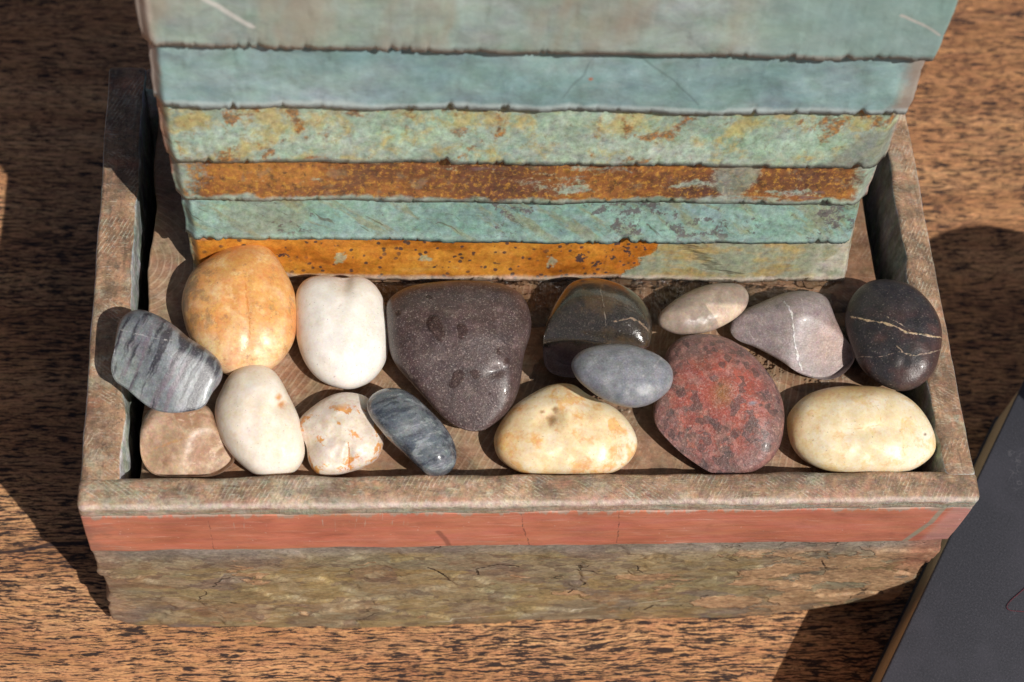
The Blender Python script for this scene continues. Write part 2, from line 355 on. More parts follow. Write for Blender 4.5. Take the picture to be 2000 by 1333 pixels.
def riven_material():
    g = G('riven_olive_slate'); P = g.P; x, y, z = g.xyz(P)
    W = g.warp(P, 70, 0.006, 3)
    a = g.noise(g.map(W, (20, 30, 45)), 1.0, 6, 0.64); b = g.noise(g.map(W, (38, 38, 80), loc=(4, 1, 2)), 1.0, 6, 0.66)
    c = g.noise(g.map(P, (330, 330, 800)), 1.0, 4, 0.7); d = g.noise(g.map(W, (45, 45, 100), loc=(9, 9, 9)), 1.0, 4, 0.6)
    col = g.ramp(a, [(0.28, srgb(112, 104, 92)), (0.42, srgb(132, 120, 94)), (0.54, srgb(148, 124, 92)), (0.66, srgb(134, 124, 110)), (0.80, srgb(142, 136, 124))])
    col = g.mix(g.ss(b, 0.54, 0.60)*0.62, col, srgb(118, 94, 74))
    col = g.mix(g.ss(b, 0.42, 0.36)*0.5, col, srgb(142, 144, 126))
    cells = g.warp(g.warp(g.map(P, (1, 1, 1.9)), 150, 0.006, 3), 500, 0.0018, 3)
    c1 = g.xyz(g.vor(g.warp(cells, 45, 0.02, 3), 40, out='Color'))[0]; c2 = g.xyz(g.vor(g.vm('ADD', cells, (3, 1, 2)), 170, out='Color'))[1]
    patch = g.ramp(c1, [(0.0, srgb(112, 90, 82)), (0.14, srgb(146, 128, 86)), (0.40, srgb(156, 134, 82)), (0.60, srgb(132, 130, 112)), (0.76, srgb(146, 108, 72)), (0.90, srgb(104, 94, 94))])
    col = g.mix(0.44, col, patch); col = g.mix(g.ss(c2, 0.72, 0.80)*0.30, col, srgb(168, 156, 130)); col = g.mix(g.ss(c2, 0.22, 0.14)*0.5, col, srgb(98, 82, 74))
    g.bump(c1, 0.15, 0.0004)
    # freshly flaked buff patches, mostly to the right
    fl = g.ss(d+(c-0.5)*0.10+g.ss(x, 0.02, 0.12)*0.12+g.ss(x, 0.09, 0.14)*0.09, 0.635, 0.660)
    XZ = g.warp(g.warp(g.comb(x, z, 0), 70, 0.010, 3), 260, 0.004, 3)
    for cx, cz, rr, ax in ((0.093, 0.046, 0.021, 0.42), (0.080, 0.018, 0.020, 0.40), (0.108, 0.020, 0.016, 0.5), (0.043, 0.046, 0.015, 0.30), (-0.097, 0.051, 0.009, 0.35), (0.120, 0.040, 0.012, 0.8), (0.020, 0.030, 0.010, 0.3)):
        fl = g.mx(fl, g.ss(g.spot(XZ, (cx, cz), rr, ax), 0.16, 0.24))
    buff = g.mix(g.ss(c, 0.4, 0.6), srgb(186, 150, 114), srgb(156, 122, 92))
    col = g.mix(fl*0.92, col, buff)
    col = g.mix(g.ss(z, 0.063, 0.071)*0.75, col, g.ramp(b, [(0.35, srgb(108, 98, 92)), (0.5, srgb(132, 124, 118)), (0.66, srgb(146, 138, 128))]))
    col = g.mix(g.ss(x, -0.136, -0.147)*0.5, col, srgb(140, 110, 92))
    col = g.mix(g.ss(x, 0.132, 0.142)*g.ss(z, 0.035, 0.055)*0.6, col, srgb(156, 96, 76))
    col = g.mix(g.ss(c, 0.55, 0.72)*0.45, col, srgb(84, 74, 58)); col = g.mix(g.ss(c, 0.44, 0.32)*0.35, col, srgb(176, 170, 146))
    col = g.mottle(col, g.map(W, (1, 1, 1.8)), 45, 0.45, 9, 0.76, 0.94); col = g.mottle(col, g.map(P, (1, 1, 1.5)), 480, 0.45, 5, 0.8, 0.9)
    stk = g.noise(g.map(W, (160, 160, 1700)), 1.0, 4, 0.7); col = g.mix(g.ss(stk, 0.56, 0.66)*0.30, col, srgb(92, 78, 60)); col = g.mix(g.ss(stk, 0.42, 0.32)*0.28, col, srgb(182, 168, 138))
    g.bump(stk, 0.2, 0.0003)
    vein = g.ss(g.line(g.warp(g.comb(x, z, 0), 120, 0.003), [(-0.032, 0.006), (0.0, 0.010), (0.03, 0.014), (0.06, 0.022)]), 0.0005, 0.0002)
    col = g.mix(vein*0.7, col, srgb(188, 178, 158))
    crk = g.ss(g.vor(g.warp(g.map(P, (1, 1, 1.8)), 90, 0.010, 3), 38, 'DISTANCE_TO_EDGE'), 0.018, 0.004)*g.ss(g.noise(P, 50, 2), 0.56, 0.64)
    col = g.mix(crk*0.85, col, srgb(48, 40, 34))
    XZ2 = g.warp(g.warp(g.comb(x, z, 0), 120, 0.003, 3), 700, 0.001, 3)
    ck = g.mn(g.mn(g.line(XZ2, [(-0.016, 0.046), (-0.017, 0.052), (-0.010, 0.0555), (-0.002, 0.054)]), g.line(XZ2, [(-0.034, 0.054), (-0.029, 0.047), (-0.026, 0.043)])), g.mn(g.line(XZ2, [(0.108, 0.057), (0.1095, 0.052), (0.112, 0.048)]), g.line(XZ2, [(0.050, 0.012), (0.0525, 0.016), (0.055, 0.0165)])))
    ck = g.mn(ck, g.line(XZ2, [(0.018, 0.030), (0.0215, 0.036), (0.024, 0.040)]))
    ck = g.ss(ck-(g.noise(P, 500, 3)-0.5)*0.0012, 0.0006, 0.0001); col = g.mix(ck*0.9, col, srgb(34, 28, 24)); g.bump(1-ck, 0.7, 0.0010)
    g.bump(1-crk, 0.5, 0.0006); g.bump(g.ss(b, 0.52, 0.60), 0.12, 0.0004); g.bump(fl, 0.6, 0.0008); g.bump(c, 0.45, 0.0004)
    return g.done(col, 0.62, 0.35)
def shelf_material():
    g = G('sawn_brown_slate_wet'); col, scr = sawn_brown(g, g.P, 0.77)
    x, y, z = g.xyz(g.P)
    base = g.ramp(g.noise(g.P, 50, 5, 0.65), [(0.3, srgb(104, 80, 64)), (0.5, srgb(146, 114, 90)), (0.7, srgb(164, 132, 106))])
    col = g.mix(0.55, col, base)
    r = g.vm('LENGTH', g.vm('SUBTRACT', g.warp(g.P, 40, 0.004), (-0.14, 0.10, 0.098)))
    arcs = g.m('SINE', r*2600.0)*0.5+0.5
    am = g.ss(arcs, 0.72, 0.95)*g.ss(g.noise(g.P, 35, 3), 0.40, 0.62)
    col = g.mix(am*0.35, col, srgb(190, 168, 142))
    col = g.mottle(col, g.P, 160, 0.40, 6, 0.75, 0.8)
    wet = g.mx(g.ss(y+(g.noise(g.P, 45, 3)-0.5)*0.03, 0.068, 0.082), g.ss(g.noise(g.map(g.P, (1, 1, 0)), 34, 3), 0.52, 0.62))
    wet = wet*g.ss(x, -0.125, -0.10)
    col = g.mix(wet*0.35, col, g.mix(1.0, col, srgb(150, 120, 100), 'MULTIPLY'))
    g.bump(am, 0.25, 0.0004); g.bump(g.noise(g.P, 500, 4, 0.7), 0.3, 0.0005)
    return g.done(col, 0.6-wet*0.38, 0.45)
def dark_slate_material():
    g = G('wet_dark_slate'); n = g.noise(g.P, 70, 5, 0.6)
    col = g.ramp(n, [(0.3, srgb(30, 32, 32)), (0.6, srgb(52, 54, 50)), (0.8, srgb(70, 70, 62))]); g.bump(n, 0.4, 0.001)
    return g.done(col, 0.35, 0.5)
def water_material():
    g = G('clear_water')
    n = g.noise(g.P, 160, 3, 0.55); n2 = g.vor(g.warp(g.P, 80, 0.01), 130, 'SMOOTH_F1'); g.bump(n, 0.8, 0.0035); g.bump(n2, 0.8, 0.002)
    fr = g.new('ShaderNodeFresnel'); fr.inputs['IOR'].default_value = 1.33; g.put(fr.inputs['Normal'], g.bumps)
    t = g.new('ShaderNodeBsdfTransparent'); t.inputs[0].default_value = (0.86, 0.86, 0.85, 1)
    gl = g.new('ShaderNodeBsdfGlossy'); gl.inputs['Roughness'].default_value = 0.04; g.put(gl.inputs['Normal'], g.bumps)
    mx = g.new('ShaderNodeMixShader'); g.nt.links.new(fr.outputs[0], mx.inputs[0]); g.nt.links.new(t.outputs[0], mx.inputs[1]); g.nt.links.new(gl.outputs[0], mx.inputs[2])
    o = g.new('ShaderNodeOutputMaterial'); g.nt.links.new(mx.outputs[0], o.inputs[0]); return g.mat

# ------------------------------------------------------------------ the fountain: basin
RIM, SHELF, LEN = 0.1109, 0.0980, 0.1764
def wobble(P, freq, amp, seed=0.0, oct_=3): return fbm(P*freq+seed, oct_)*amp
def build_basin(root):
    # front: rough lower slab
    def rough_fn(P, N, S):
        P = P.copy(); x, z = P[:, 0].copy(), P[:, 2].copy(); fr = sstep(P[:, 1], 0.004, 0.0)
        Q = np.stack([x*0.8, 0*x, z*1.5], 1)
        q = Q+np.stack([fbm(Q*35+3, 4), 0*x, fbm(Q*35+9, 4)], 1)*0.010
        lay = fbm(q*12, 5, 0.45)*2.6+fbm(q*60+5, 3)*0.12
        ter = np.floor(lay)+sstep(lay-np.floor(lay), 0.94, 1.0)            # flaked layers with sharp steps
        d = 0.00085*ter+0.00010*fbm(Q*np.array([300, 1, 300]), 4, 0.6)+0.0006*fbm(Q*18+2, 2)
        lip = sstep(z, 0.0735, 0.061)
        P[:, 1] -= fr*(lip*(0.0014+0.0010*sstep(z, 0.05, 0.0))+d*(0.35+0.65*lip))
        # ragged foot, its right corner broken away
        zb = 0.0012*fbm(np.stack([x*45, 0*x, 0*x], 1)+4, 3)+0.0004+0.017*sstep(x, 0.085, 0.150)+0.006*sstep(x, -0.140, -0.150)
        zb = np.maximum(zb, 0.0)
        P[:, 2] = zb+(P[:, 2])*(0.0738-zb)/0.0738
        # left end hollowed, right end straight
        hol = 0.0020*np.exp(-((z-0.036)/0.018)**2)+0.0018*fbm(np.stack([0*x, P[:, 1]*60, z*70], 1), 3)
        P[:, 0] += hol*sstep(x, -0.135, -0.150)*1.0
        P[:, 0] -= sstep(x, 0.135, 0.150)*(0.003*sstep(z, 0.03, 0.0)+0.0012*fbm(np.stack([0*x, P[:, 1]*60, z*70+8], 1), 3))
        return P
    front = slab('front_wall', (-0.1496, 0.0, 0.0), (0.1492, 0.0100, 0.0738), (0.00065, 0.0025, 0.00065), 0.0012, riven_material(), root, rough_fn)
    def band_fn(P, N, S):
        P = P.copy(); x = P[:, 0]
        w = wobble(np.stack([x, 0*x, 0*x], 1), 28, 0.0010, 1.0); top = sstep(S[:, 2], 0.6, 1.0); bot = sstep(S[:, 2], 0.4, 0.0)
        P[:, 2] += top*w*0.8+bot*wobble(np.stack([x, 0*x, 0*x], 1), 24, 0.0011, 7.0)
        P[:, 1] -= sstep(P[:, 1], 0.004, 0.0)*wobble(P, 60, 0.0004, 3.0)
        return P
    slab('red_band', (-0.1498, -0.0005, 0.0734), (0.1499, 0.0098, 0.1022), (0.002, 0.003, 0.002), 0.0006, band_material(), front, band_fn)
    def lip_fn(P, N, S):
        P = P.copy(); x = P[:, 0]; one = np.stack([x, 0*x, 0*x], 1)
        up = sstep(S[:, 2], 0.5, 1.0)
        P[:, 2] += up*(wobble(P, 45, 0.0007, 2.0)-0.0006*sstep(P[:, 1], 0.004, 0.0))
        P[:, 1] += sstep(P[:, 1], 0.006, 0.0096)*wobble(one, 40, 0.0010, 6.0, 4)
        P[:, 1] -= sstep(P[:, 1], 0.004, 0.0)*(wobble(one, 35, 0.0007, 9.0)+wobble(P, 160, 0.0003, 1.0))
        P[:, 2] += sstep(S[:, 2], 0.4, 0.0)*sstep(P[:, 1], 0.004, 0.0)*wobble(one, 30, 0.0010, 4.0)
        return P
    slab('wall_edge', (-0.1502, -0.0008, 0.1018), (0.1503, 0.0100, RIM), (0.0012, 0.0010, 0.0010), 0.0022, lip_material(), front, lip_fn)
    # sides and back
    def side_fn(sgn, seed):
        def fn(P, N, S):
            P = P.copy(); y = P[:, 1]; one = np.stack([0*y, y, 0*y], 1)
            P[:, 2] += sstep(S[:, 2], 0.8, 1.0)*wobble(P, 45, 0.0008, seed)
            inner = sstep(S[:, 0], 0.5, 0.0) if sgn > 0 else sstep(S[:, 0], 0.5, 1.0)
            P[:, 0] += inner*(wobble(one, 26, 0.0014, seed+3, 4)+wobble(P, 60, 0.0012, seed+5, 4))
            P[:, 0] += (1-inner)*wobble(P, 50, 0.0005, seed+8)
            return P
        return fn
    slab('side_wall', (-0.1497, 0.0080, 0.0), (-0.1368, LEN, RIM-0.0004), (0.0014, 0.0014, 0.0022), 0.0016, rim_material('sawn_slate_left', 0.05), root, side_fn(-1, 2.0))
    slab('side_wall', (0.1392, 0.0080, 0.0), (0.1497, LEN, RIM-0.0004), (0.0014, 0.0014, 0.0022), 0.0016, rim_material('sawn_slate_right', 0.43), root, side_fn(1, 11.0))
    slab('back_wall', (-0.1365, LEN-0.0105, 0.0), (0.1389, LEN-0.0003, RIM-0.0006), (0.003, 0.0025, 0.003), 0.0015, rim_material('sawn_slate_back', 0.9), root,
         lambda P, N, S: P+np.stack([0*P[:, 0], wobble(P, 50, 0.0006), wobble(P, 50, 0.0005, 3)], 1))
    slab('basin_floor', (-0.1362, 0.0104, 0.004), (0.1386, LEN-0.0108, 0.012), 0.01, 0.001, dark_slate_material(), root)
    # the shelf the pebbles lie on
    def shelf_fn(P, N, S):
        P = P.copy(); y = P[:, 1]; one = np.stack([0*y, y, 0*y], 1)
        lf = sstep(P[:, 0], -0.123, -0.1322); P[:, 0] += lf*wobble(one, 38, 0.0020, 5.0, 3)
        P[:, 0] += sstep(P[:, 0], 0.125, 0.1316)*wobble(one, 24, 0.0010, 9.0, 3)
        P[:, 2] += wobble(P, 60, 0.0003)*sstep(S[:, 2], 0.5, 1)
        return P
    slab('shelf', (-0.1322, 0.0120, 0.0880), (0.1316, 0.1640, SHELF), (0.0025, 0.0020, 0.004), 0.0010, shelf_material(), root, shelf_fn)

# ------------------------------------------------------------------ the fountain: lapped slate strips of the water wall
def strip_common(g):
    x, y, z = g.xyz(g.P); s = (x+0.1200)/0.235
    return g.comb(x, 0, z), x, y, z, s
TEAL = lambda k=1.0: srgb(134, 160, 150, k)
def tealbase(g, P, cols, seed=0.0):
    Q = g.vm('ADD', P, (seed, 0, seed)); a = g.noise(g.map(g.warp(Q, 30, 0.01), (16, 16, 34), (0, 0.35, 0)), 1.0, 5, 0.6)
    b = g.noise(g.map(Q, (260, 260, 420)), 1.0, 4, 0.7)
    col = g.ramp(a, [(0.30, srgb(*cols[0])), (0.48, srgb(*cols[1])), (0.66, srgb(*cols[2]))])
    col = g.mix(g.ss(b, 0.55, 0.75)*0.3, col, srgb(*[int(c*0.78) for c in cols[0]])); col = g.mix(g.ss(b, 0.45, 0.28)*0.25, col, srgb(*[min(255, int(c*1.12)) for c in cols[2]]))
    col = g.mottle(col, g.map(g.warp(Q, 60, 0.008), (1, 1, 1.5), (0, 0.5, 0)), 55, 0.36, 6, 0.70, 0.78)
    return col, a, b
def edges(g, col, z, z0, z1, n, low=(188, 186, 174), hi=None, w=0.0016):
    e = g.ss(z-z0+(n-0.5)*0.004, w*1.2, w*0.5); col = g.mix(e*0.7, col, srgb(*low))
    if hi: col = g.mix(g.ss(z1-z+(n-0.5)*0.004, w*1.5, w*0.6)*0.7, col, srgb(*hi))
    return col
def ends(g, col, s, n, c=(178, 116, 88)):
    e = g.mx(g.ss(s+(n-0.5)*0.022, 0.003, -0.006), g.ss(s+(n-0.5)*0.022, 0.994, 1.004))
    return g.mix(e*0.8, col, srgb(*c))
def strip_material(k, z0, z1):
    g = G('slate_strip_%s' % ('amber', 'teal', 'rust', 'mottled', 'blue_green', 'grey_green', 'sea_green', 'pale_green')[k])
    P, x, y, z, s = strip_common(g); t = (z-z0)/(z1-z0)
    ns = g.noise(g.map(P, (90, 90, 90), loc=(k, k, k)), 1.0, 4, 0.6); nf = g.noise(P, 520, 4, 0.7)
    rough = 0.45
    if k == 0:
        a = g.noise(g.map(g.warp(P, 40, 0.012), (30, 30, 70)), 1.0, 5, 0.6)
        amber = g.ramp(a, [(0.30, srgb(150, 86, 30)), (0.44, srgb(182, 114, 42)), (0.58, srgb(200, 136, 54)), (0.72, srgb(198, 154, 86))])
        amber = g.mix(g.ss(s, 0.55, 0.70)*0.5, amber, srgb(168, 92, 26))
        dots = g.ss(g.vor(g.warp(P, 300, 0.0012), 330), 0.30, 0.20)*g.ss(g.noise(g.map(P, (55, 1, 55)), 1.0, 3), 0.30, 0.48)
        big = g.ss(g.noise(P, 230, 3, 0.6)+g.spot(g.comb(s, t*0.12, 0), (0.64, 0.06), 0.12, 1.0)*0.15+g.spot(g.comb(s, t*0.12, 0), (0.155, 0.05), 0.05, 1.0)*0.12, 0.70, 0.735)
        amber = g.mix(g.mx(dots*0.85, big*0.92), amber, srgb(62, 54, 58))
        pink = g.ss(t+(ns-0.5)*0.4, 0.74, 0.86); amber = g.mix(pink*0.85, amber, g.mix(g.ss(s, 0.66, 0.74), srgb(196, 146, 124), srgb(104, 92, 98)))
        b = g.noise(g.map(g.warp(P, 60, 0.006), (45, 45, 90)), 1.0, 5, 0.62)
        grn = g.ramp(b, [(0.34, srgb(134, 142, 122)), (0.48, srgb(152, 154, 130)), (0.58, srgb(172, 150, 100)), (0.72, srgb(160, 160, 140))])
        crk = g.ss(g.line(g.warp(g.comb(s, t, 0), 18, 0.05), [(0.735, 0.80), (0.77, 0.55), (0.80, 0.30), (0.84, 0.18)]), 0.018, 0.004)
        grn = g.mix(crk*0.5, grn, srgb(90, 80, 62))
        grn = g.mix(g.ss(t+(ns-0.5)*0.3, 0.70, 0.88)*0.7, grn, srgb(176, 176, 160))
        grn = g.mix(g.ss(s, 0.945, 0.975)*g.ss(ns, 0.40, 0.55)*0.8, grn, srgb(196, 190, 174))
        mask = g.ss(s-(t-0.5)*0.07+(g.noise(P, 120, 4, 0.65)-0.5)*0.07, 0.694, 0.700)
        left = g.ss(s+(ns-0.5)*0.06, 0.03, 0.015); mask = g.mx(mask, left)
        tealp = g.ss(g.noise(g.map(P, (70, 70, 70), loc=(5, 0, 1)), 1.0, 4), 0.66, 0.70)
        col = g.mix(mask, g.mix(tealp*0.8, amber, srgb(158, 160, 132)), grn)
        col = edges(g, col, z, z0, z1, ns, (204, 190, 176), None, 0.0032)
        g.bump(mask, 0.5, 0.0006); g.bump(1-crk, 0.4, 0.0006); rough = 0.30
    elif k == 1:
        col, a, b = tealbase(g, P, ((112, 142, 134), (132, 162, 152), (144, 172, 160)), 0.2)
        olive = g.spot(g.comb(s, t*0.13, 0), (0.125, 0.075), 0.10, 1.0); col = g.mix(g.ss(olive+(ns-0.5)*0.3, 0.25, 0.40)*0.5, col, srgb(134, 140, 116))
        dW = g.warp(P, 70, 0.006, 3)
        st = g.ss(g.noise(g.map(g.map(dW, rot=(0, -0.7, 0)), (30, 30, 130)), 1.0, 5, 0.68)+g.ss(s, 0.25, 0.5)*0.04, 0.52, 0.64); col = g.mix(st*0.55, col, srgb(142, 134, 92))
        dk = g.ss(g.noise(g.map(g.map(dW, rot=(0, -0.7, 0)), (45, 45, 420), loc=(1, 2, 6)), 1.0, 4, 0.65), 0.61, 0.68); col = g.mix(dk*0.7, col, srgb(84, 80, 66))
        sp = g.ss(g.noise(P, 260, 4, 0.75)+g.ss(g.noise(P, 40, 2), 0.45, 0.65)*0.14+g.ss(s, 0.4, 0.8)*0.03, 0.63, 0.70); col = g.mix(sp*0.8, col, srgb(92, 80, 84))
        col = g.mix(g.ss(t, 0.25, 0.05)*0.35, col, srgb(168, 186, 178)); col = ends(g, col, s, ns, (172, 106, 74))
    elif k == 2:
        tl, a, b = tealbase(g, P, ((126, 140, 126), (146, 160, 146), (156, 168, 154)), 0.5)
        r = g.noise(g.map(g.warp(P, 40, 0.012), (28, 28, 60)), 1.0, 5, 0.6)
        rust = g.ramp(r, [(0.34, srgb(92, 62, 48)), (0.46, srgb(122, 78, 48)), (0.56, srgb(156, 102, 52)), (0.68, srgb(172, 118, 60))])
        rust = g.mix(g.spot(g.comb(s, t*0.1, 0), (0.45, 0.05), 0.18, 1.0)*0.7, rust, srgb(98, 64, 52))
        rust = g.mix(g.spot(g.comb(s, t*0.1, 0), (0.895, 0.05), 0.08, 1.0)*0.9, rust, srgb(92, 60, 48))
        gold = g.ss(g.noise(P, 520, 5, 0.75), 0.50, 0.60); rust = g.mix(gold*0.75, rust, srgb(186, 136, 60))
        rust = g.mix(g.ss(g.noise(P, 300, 5, 0.75), 0.48, 0.36)*0.7, rust, srgb(74, 50, 42)); rust = g.mix(g.ss(g.noise(P, 110, 5, 0.7), 0.56, 0.64)*0.45, rust, srgb(132, 118, 96))
        pm = g.noise(g.map(g.warp(P, 90, 0.008, 3), (20, 20, 70), (0, -0.6, 0), (2.3, 0, 1.1)), 1.0, 5, 0.62)
        bare = g.mx(g.ss(pm+g.ss(s, 0.60, 0.50)*-0.03+(nf-0.5)*0.25, 0.545, 0.63)*0.9, g.ss(s+(ns-0.5)*0.10+(nf-0.5)*0.06, 0.045, 0.010), g.ss(s+(ns-0.5)*0.06+(nf-0.5)*0.05, 0.960, 0.985), g.ss(g.spot(g.warp(g.comb(s, t*0.1, 0), 14, 0.05, 3), (0.79, 0.05), 0.055, 1.8)+(nf-0.5)*0.9+(ns-0.5)*0.6, 0.30, 0.60)*0.6)
        bare = g.mx(bare, g.ss(t+(ns-0.5)*0.35, 0.13, 0.05))
        col = g.mix(bare, rust, tl); col = ends(g, col, s, ns, (184, 112, 90))
        col = g.mix(g.ss(g.noise(g.map(P, (22, 22, 90), (0, 0.7, 0), (7, 0, 3)), 1.0, 4), 0.64, 0.67)*0.55, col, srgb(128, 104, 104))
        g.bump(bare, -0.4, 0.0005)
    elif k == 3:
        tl, a, b = tealbase(g, P, ((136, 158, 142), (154, 174, 156), (168, 182, 164)), 0.8)
        zone = g.noise(g.map(P, (24, 24, 24), loc=(1.7, 0, 0.4)), 1.0, 3, 0.5)
        ye = g.ss(g.noise(g.warp(P, 60, 0.01), 75, 6, 0.72)+(zone-0.5)*0.35, 0.46, 0.62); col = g.mix(ye*0.62, tl, srgb(184, 160, 84))
        br = g.ss(g.noise(g.warp(g.vm('ADD', P, (3, 0, 1)), 60, 0.01), 85, 5, 0.7)+(zone-0.5)*0.55+g.ss(s, 0.72, 0.95)*0.04, 0.54, 0.64)
        br2 = g.mix(g.ss(nf, 0.45, 0.6), srgb(116, 78, 50), srgb(172, 112, 44)); col = g.mix(br*0.85, col, br2)
        col = g.mix(g.ss(g.noise(P, 360, 5, 0.78), 0.56, 0.66)*0.55, col, srgb(122, 106, 70))
        c2 = g.ss(s-(t-0.2)*0.10, 0.905, 0.925)*g.ss(t, 0.62, 0.50); col = g.mix(c2*0.8, col, srgb(128, 134, 124))
        col = edges(g, col, z, z0, z1, ns, (150, 156, 146), (186, 190, 176)); col = ends(g, col, s, ns, (188, 140, 118))
    elif k == 4:
        col, a, b = tealbase(g, P, ((108, 136, 136), (130, 156, 156), (150, 172, 172)), 1.1)
        wh = g.ss(g.noise(g.map(P, (26, 26, 60), loc=(0, 0, 4)), 1.0, 4, 0.6), 0.57, 0.72); col = g.mix(wh*0.4, col, srgb(182, 190, 186))
        lw = g.warp(g.comb(s, t*0.14, 0), 10, 0.02)
        ln = g.mn(g.line(lw, [(0.515, 0.015), (0.545, 0.07), (0.560, 0.125)]), g.line(lw, [(0.60, 0.12), (0.66, 0.07), (0.70, 0.02)])); col = g.mix(g.ss(ln, 0.0028, 0.0010)*0.4, col, srgb(86, 104, 104))
        col = g.mix(g.spot(g.comb(s, t*0.14, 0), (0.553, 0.062), 0.005, 1.0)*0.9, col, srgb(176, 98, 62))
        col = g.mix(g.ss(s+(ns-0.5)*0.06, 0.955, 0.985)*0.5, col, srgb(172, 122, 92)); col = ends(g, col, s, ns, (186, 168, 156))
        col = edges(g, col, z, z0, z1, ns, (186, 198, 196), None, 0.003)
    else:
        col, a, b = tealbase(g, P, ((128, 148, 140), (146, 162, 154), (160, 172, 164)), 1.7+k)
        dg = g.noise(g.map(g.warp(P, 20, 0.02), (30, 30, 12), (0, -0.75, 0)), 1.0, 4, 0.6); br = g.ss(dg, 0.45, 0.62)*g.ss(s, 0.76, 0.70)
        col = g.mix(br*0.65, col, srgb(158, 146, 128)); col = g.mix(g.ss(s, 0.72, 0.80)*0.55, col, srgb(132, 162, 158))
        ln = g.line(g.warp(g.comb(s, t*0.2, 0), 8, 0.01), [(0.04, 0.135), (0.085, 0.085), (0.12, 0.05)])
        ln2 = g.line(g.warp(g.comb(s, t*0.2, 0), 8, 0.01), [(0.925, 0.105), (0.955, 0.085), (0.985, 0.060)])
        if k == 5: col = g.mix(g.ss(ln2, 0.004, 0.001)*0.7, col, srgb(196, 186, 178))  # white streak at the right, its glint painted into the colour
        if k == 5: col = g.mix(g.ss(ln, 0.006, 0.002)*0.8, col, srgb(206, 204, 198))
        col = edges(g, col, z, z0, z1, ns, (176, 172, 164)); col = ends(g, col, s, ns, (186, 172, 160))
    if k < 4: col = g.mottle(col, P, 300, 0.60, 7, 0.8, 0.8)
    cl = g.noise(g.map(g.map(g.warp(P, 40, 0.01), rot=(0, -0.6, 0)), (35, 35, 170)), 1.0, 5, 0.65); g.bump(cl, 0.28, 0.0008); g.bump(nf, 0.35, 0.0004)
    return g.done(col, g.m('ADD', rough, (ns-0.5)*0.25), 0.5)

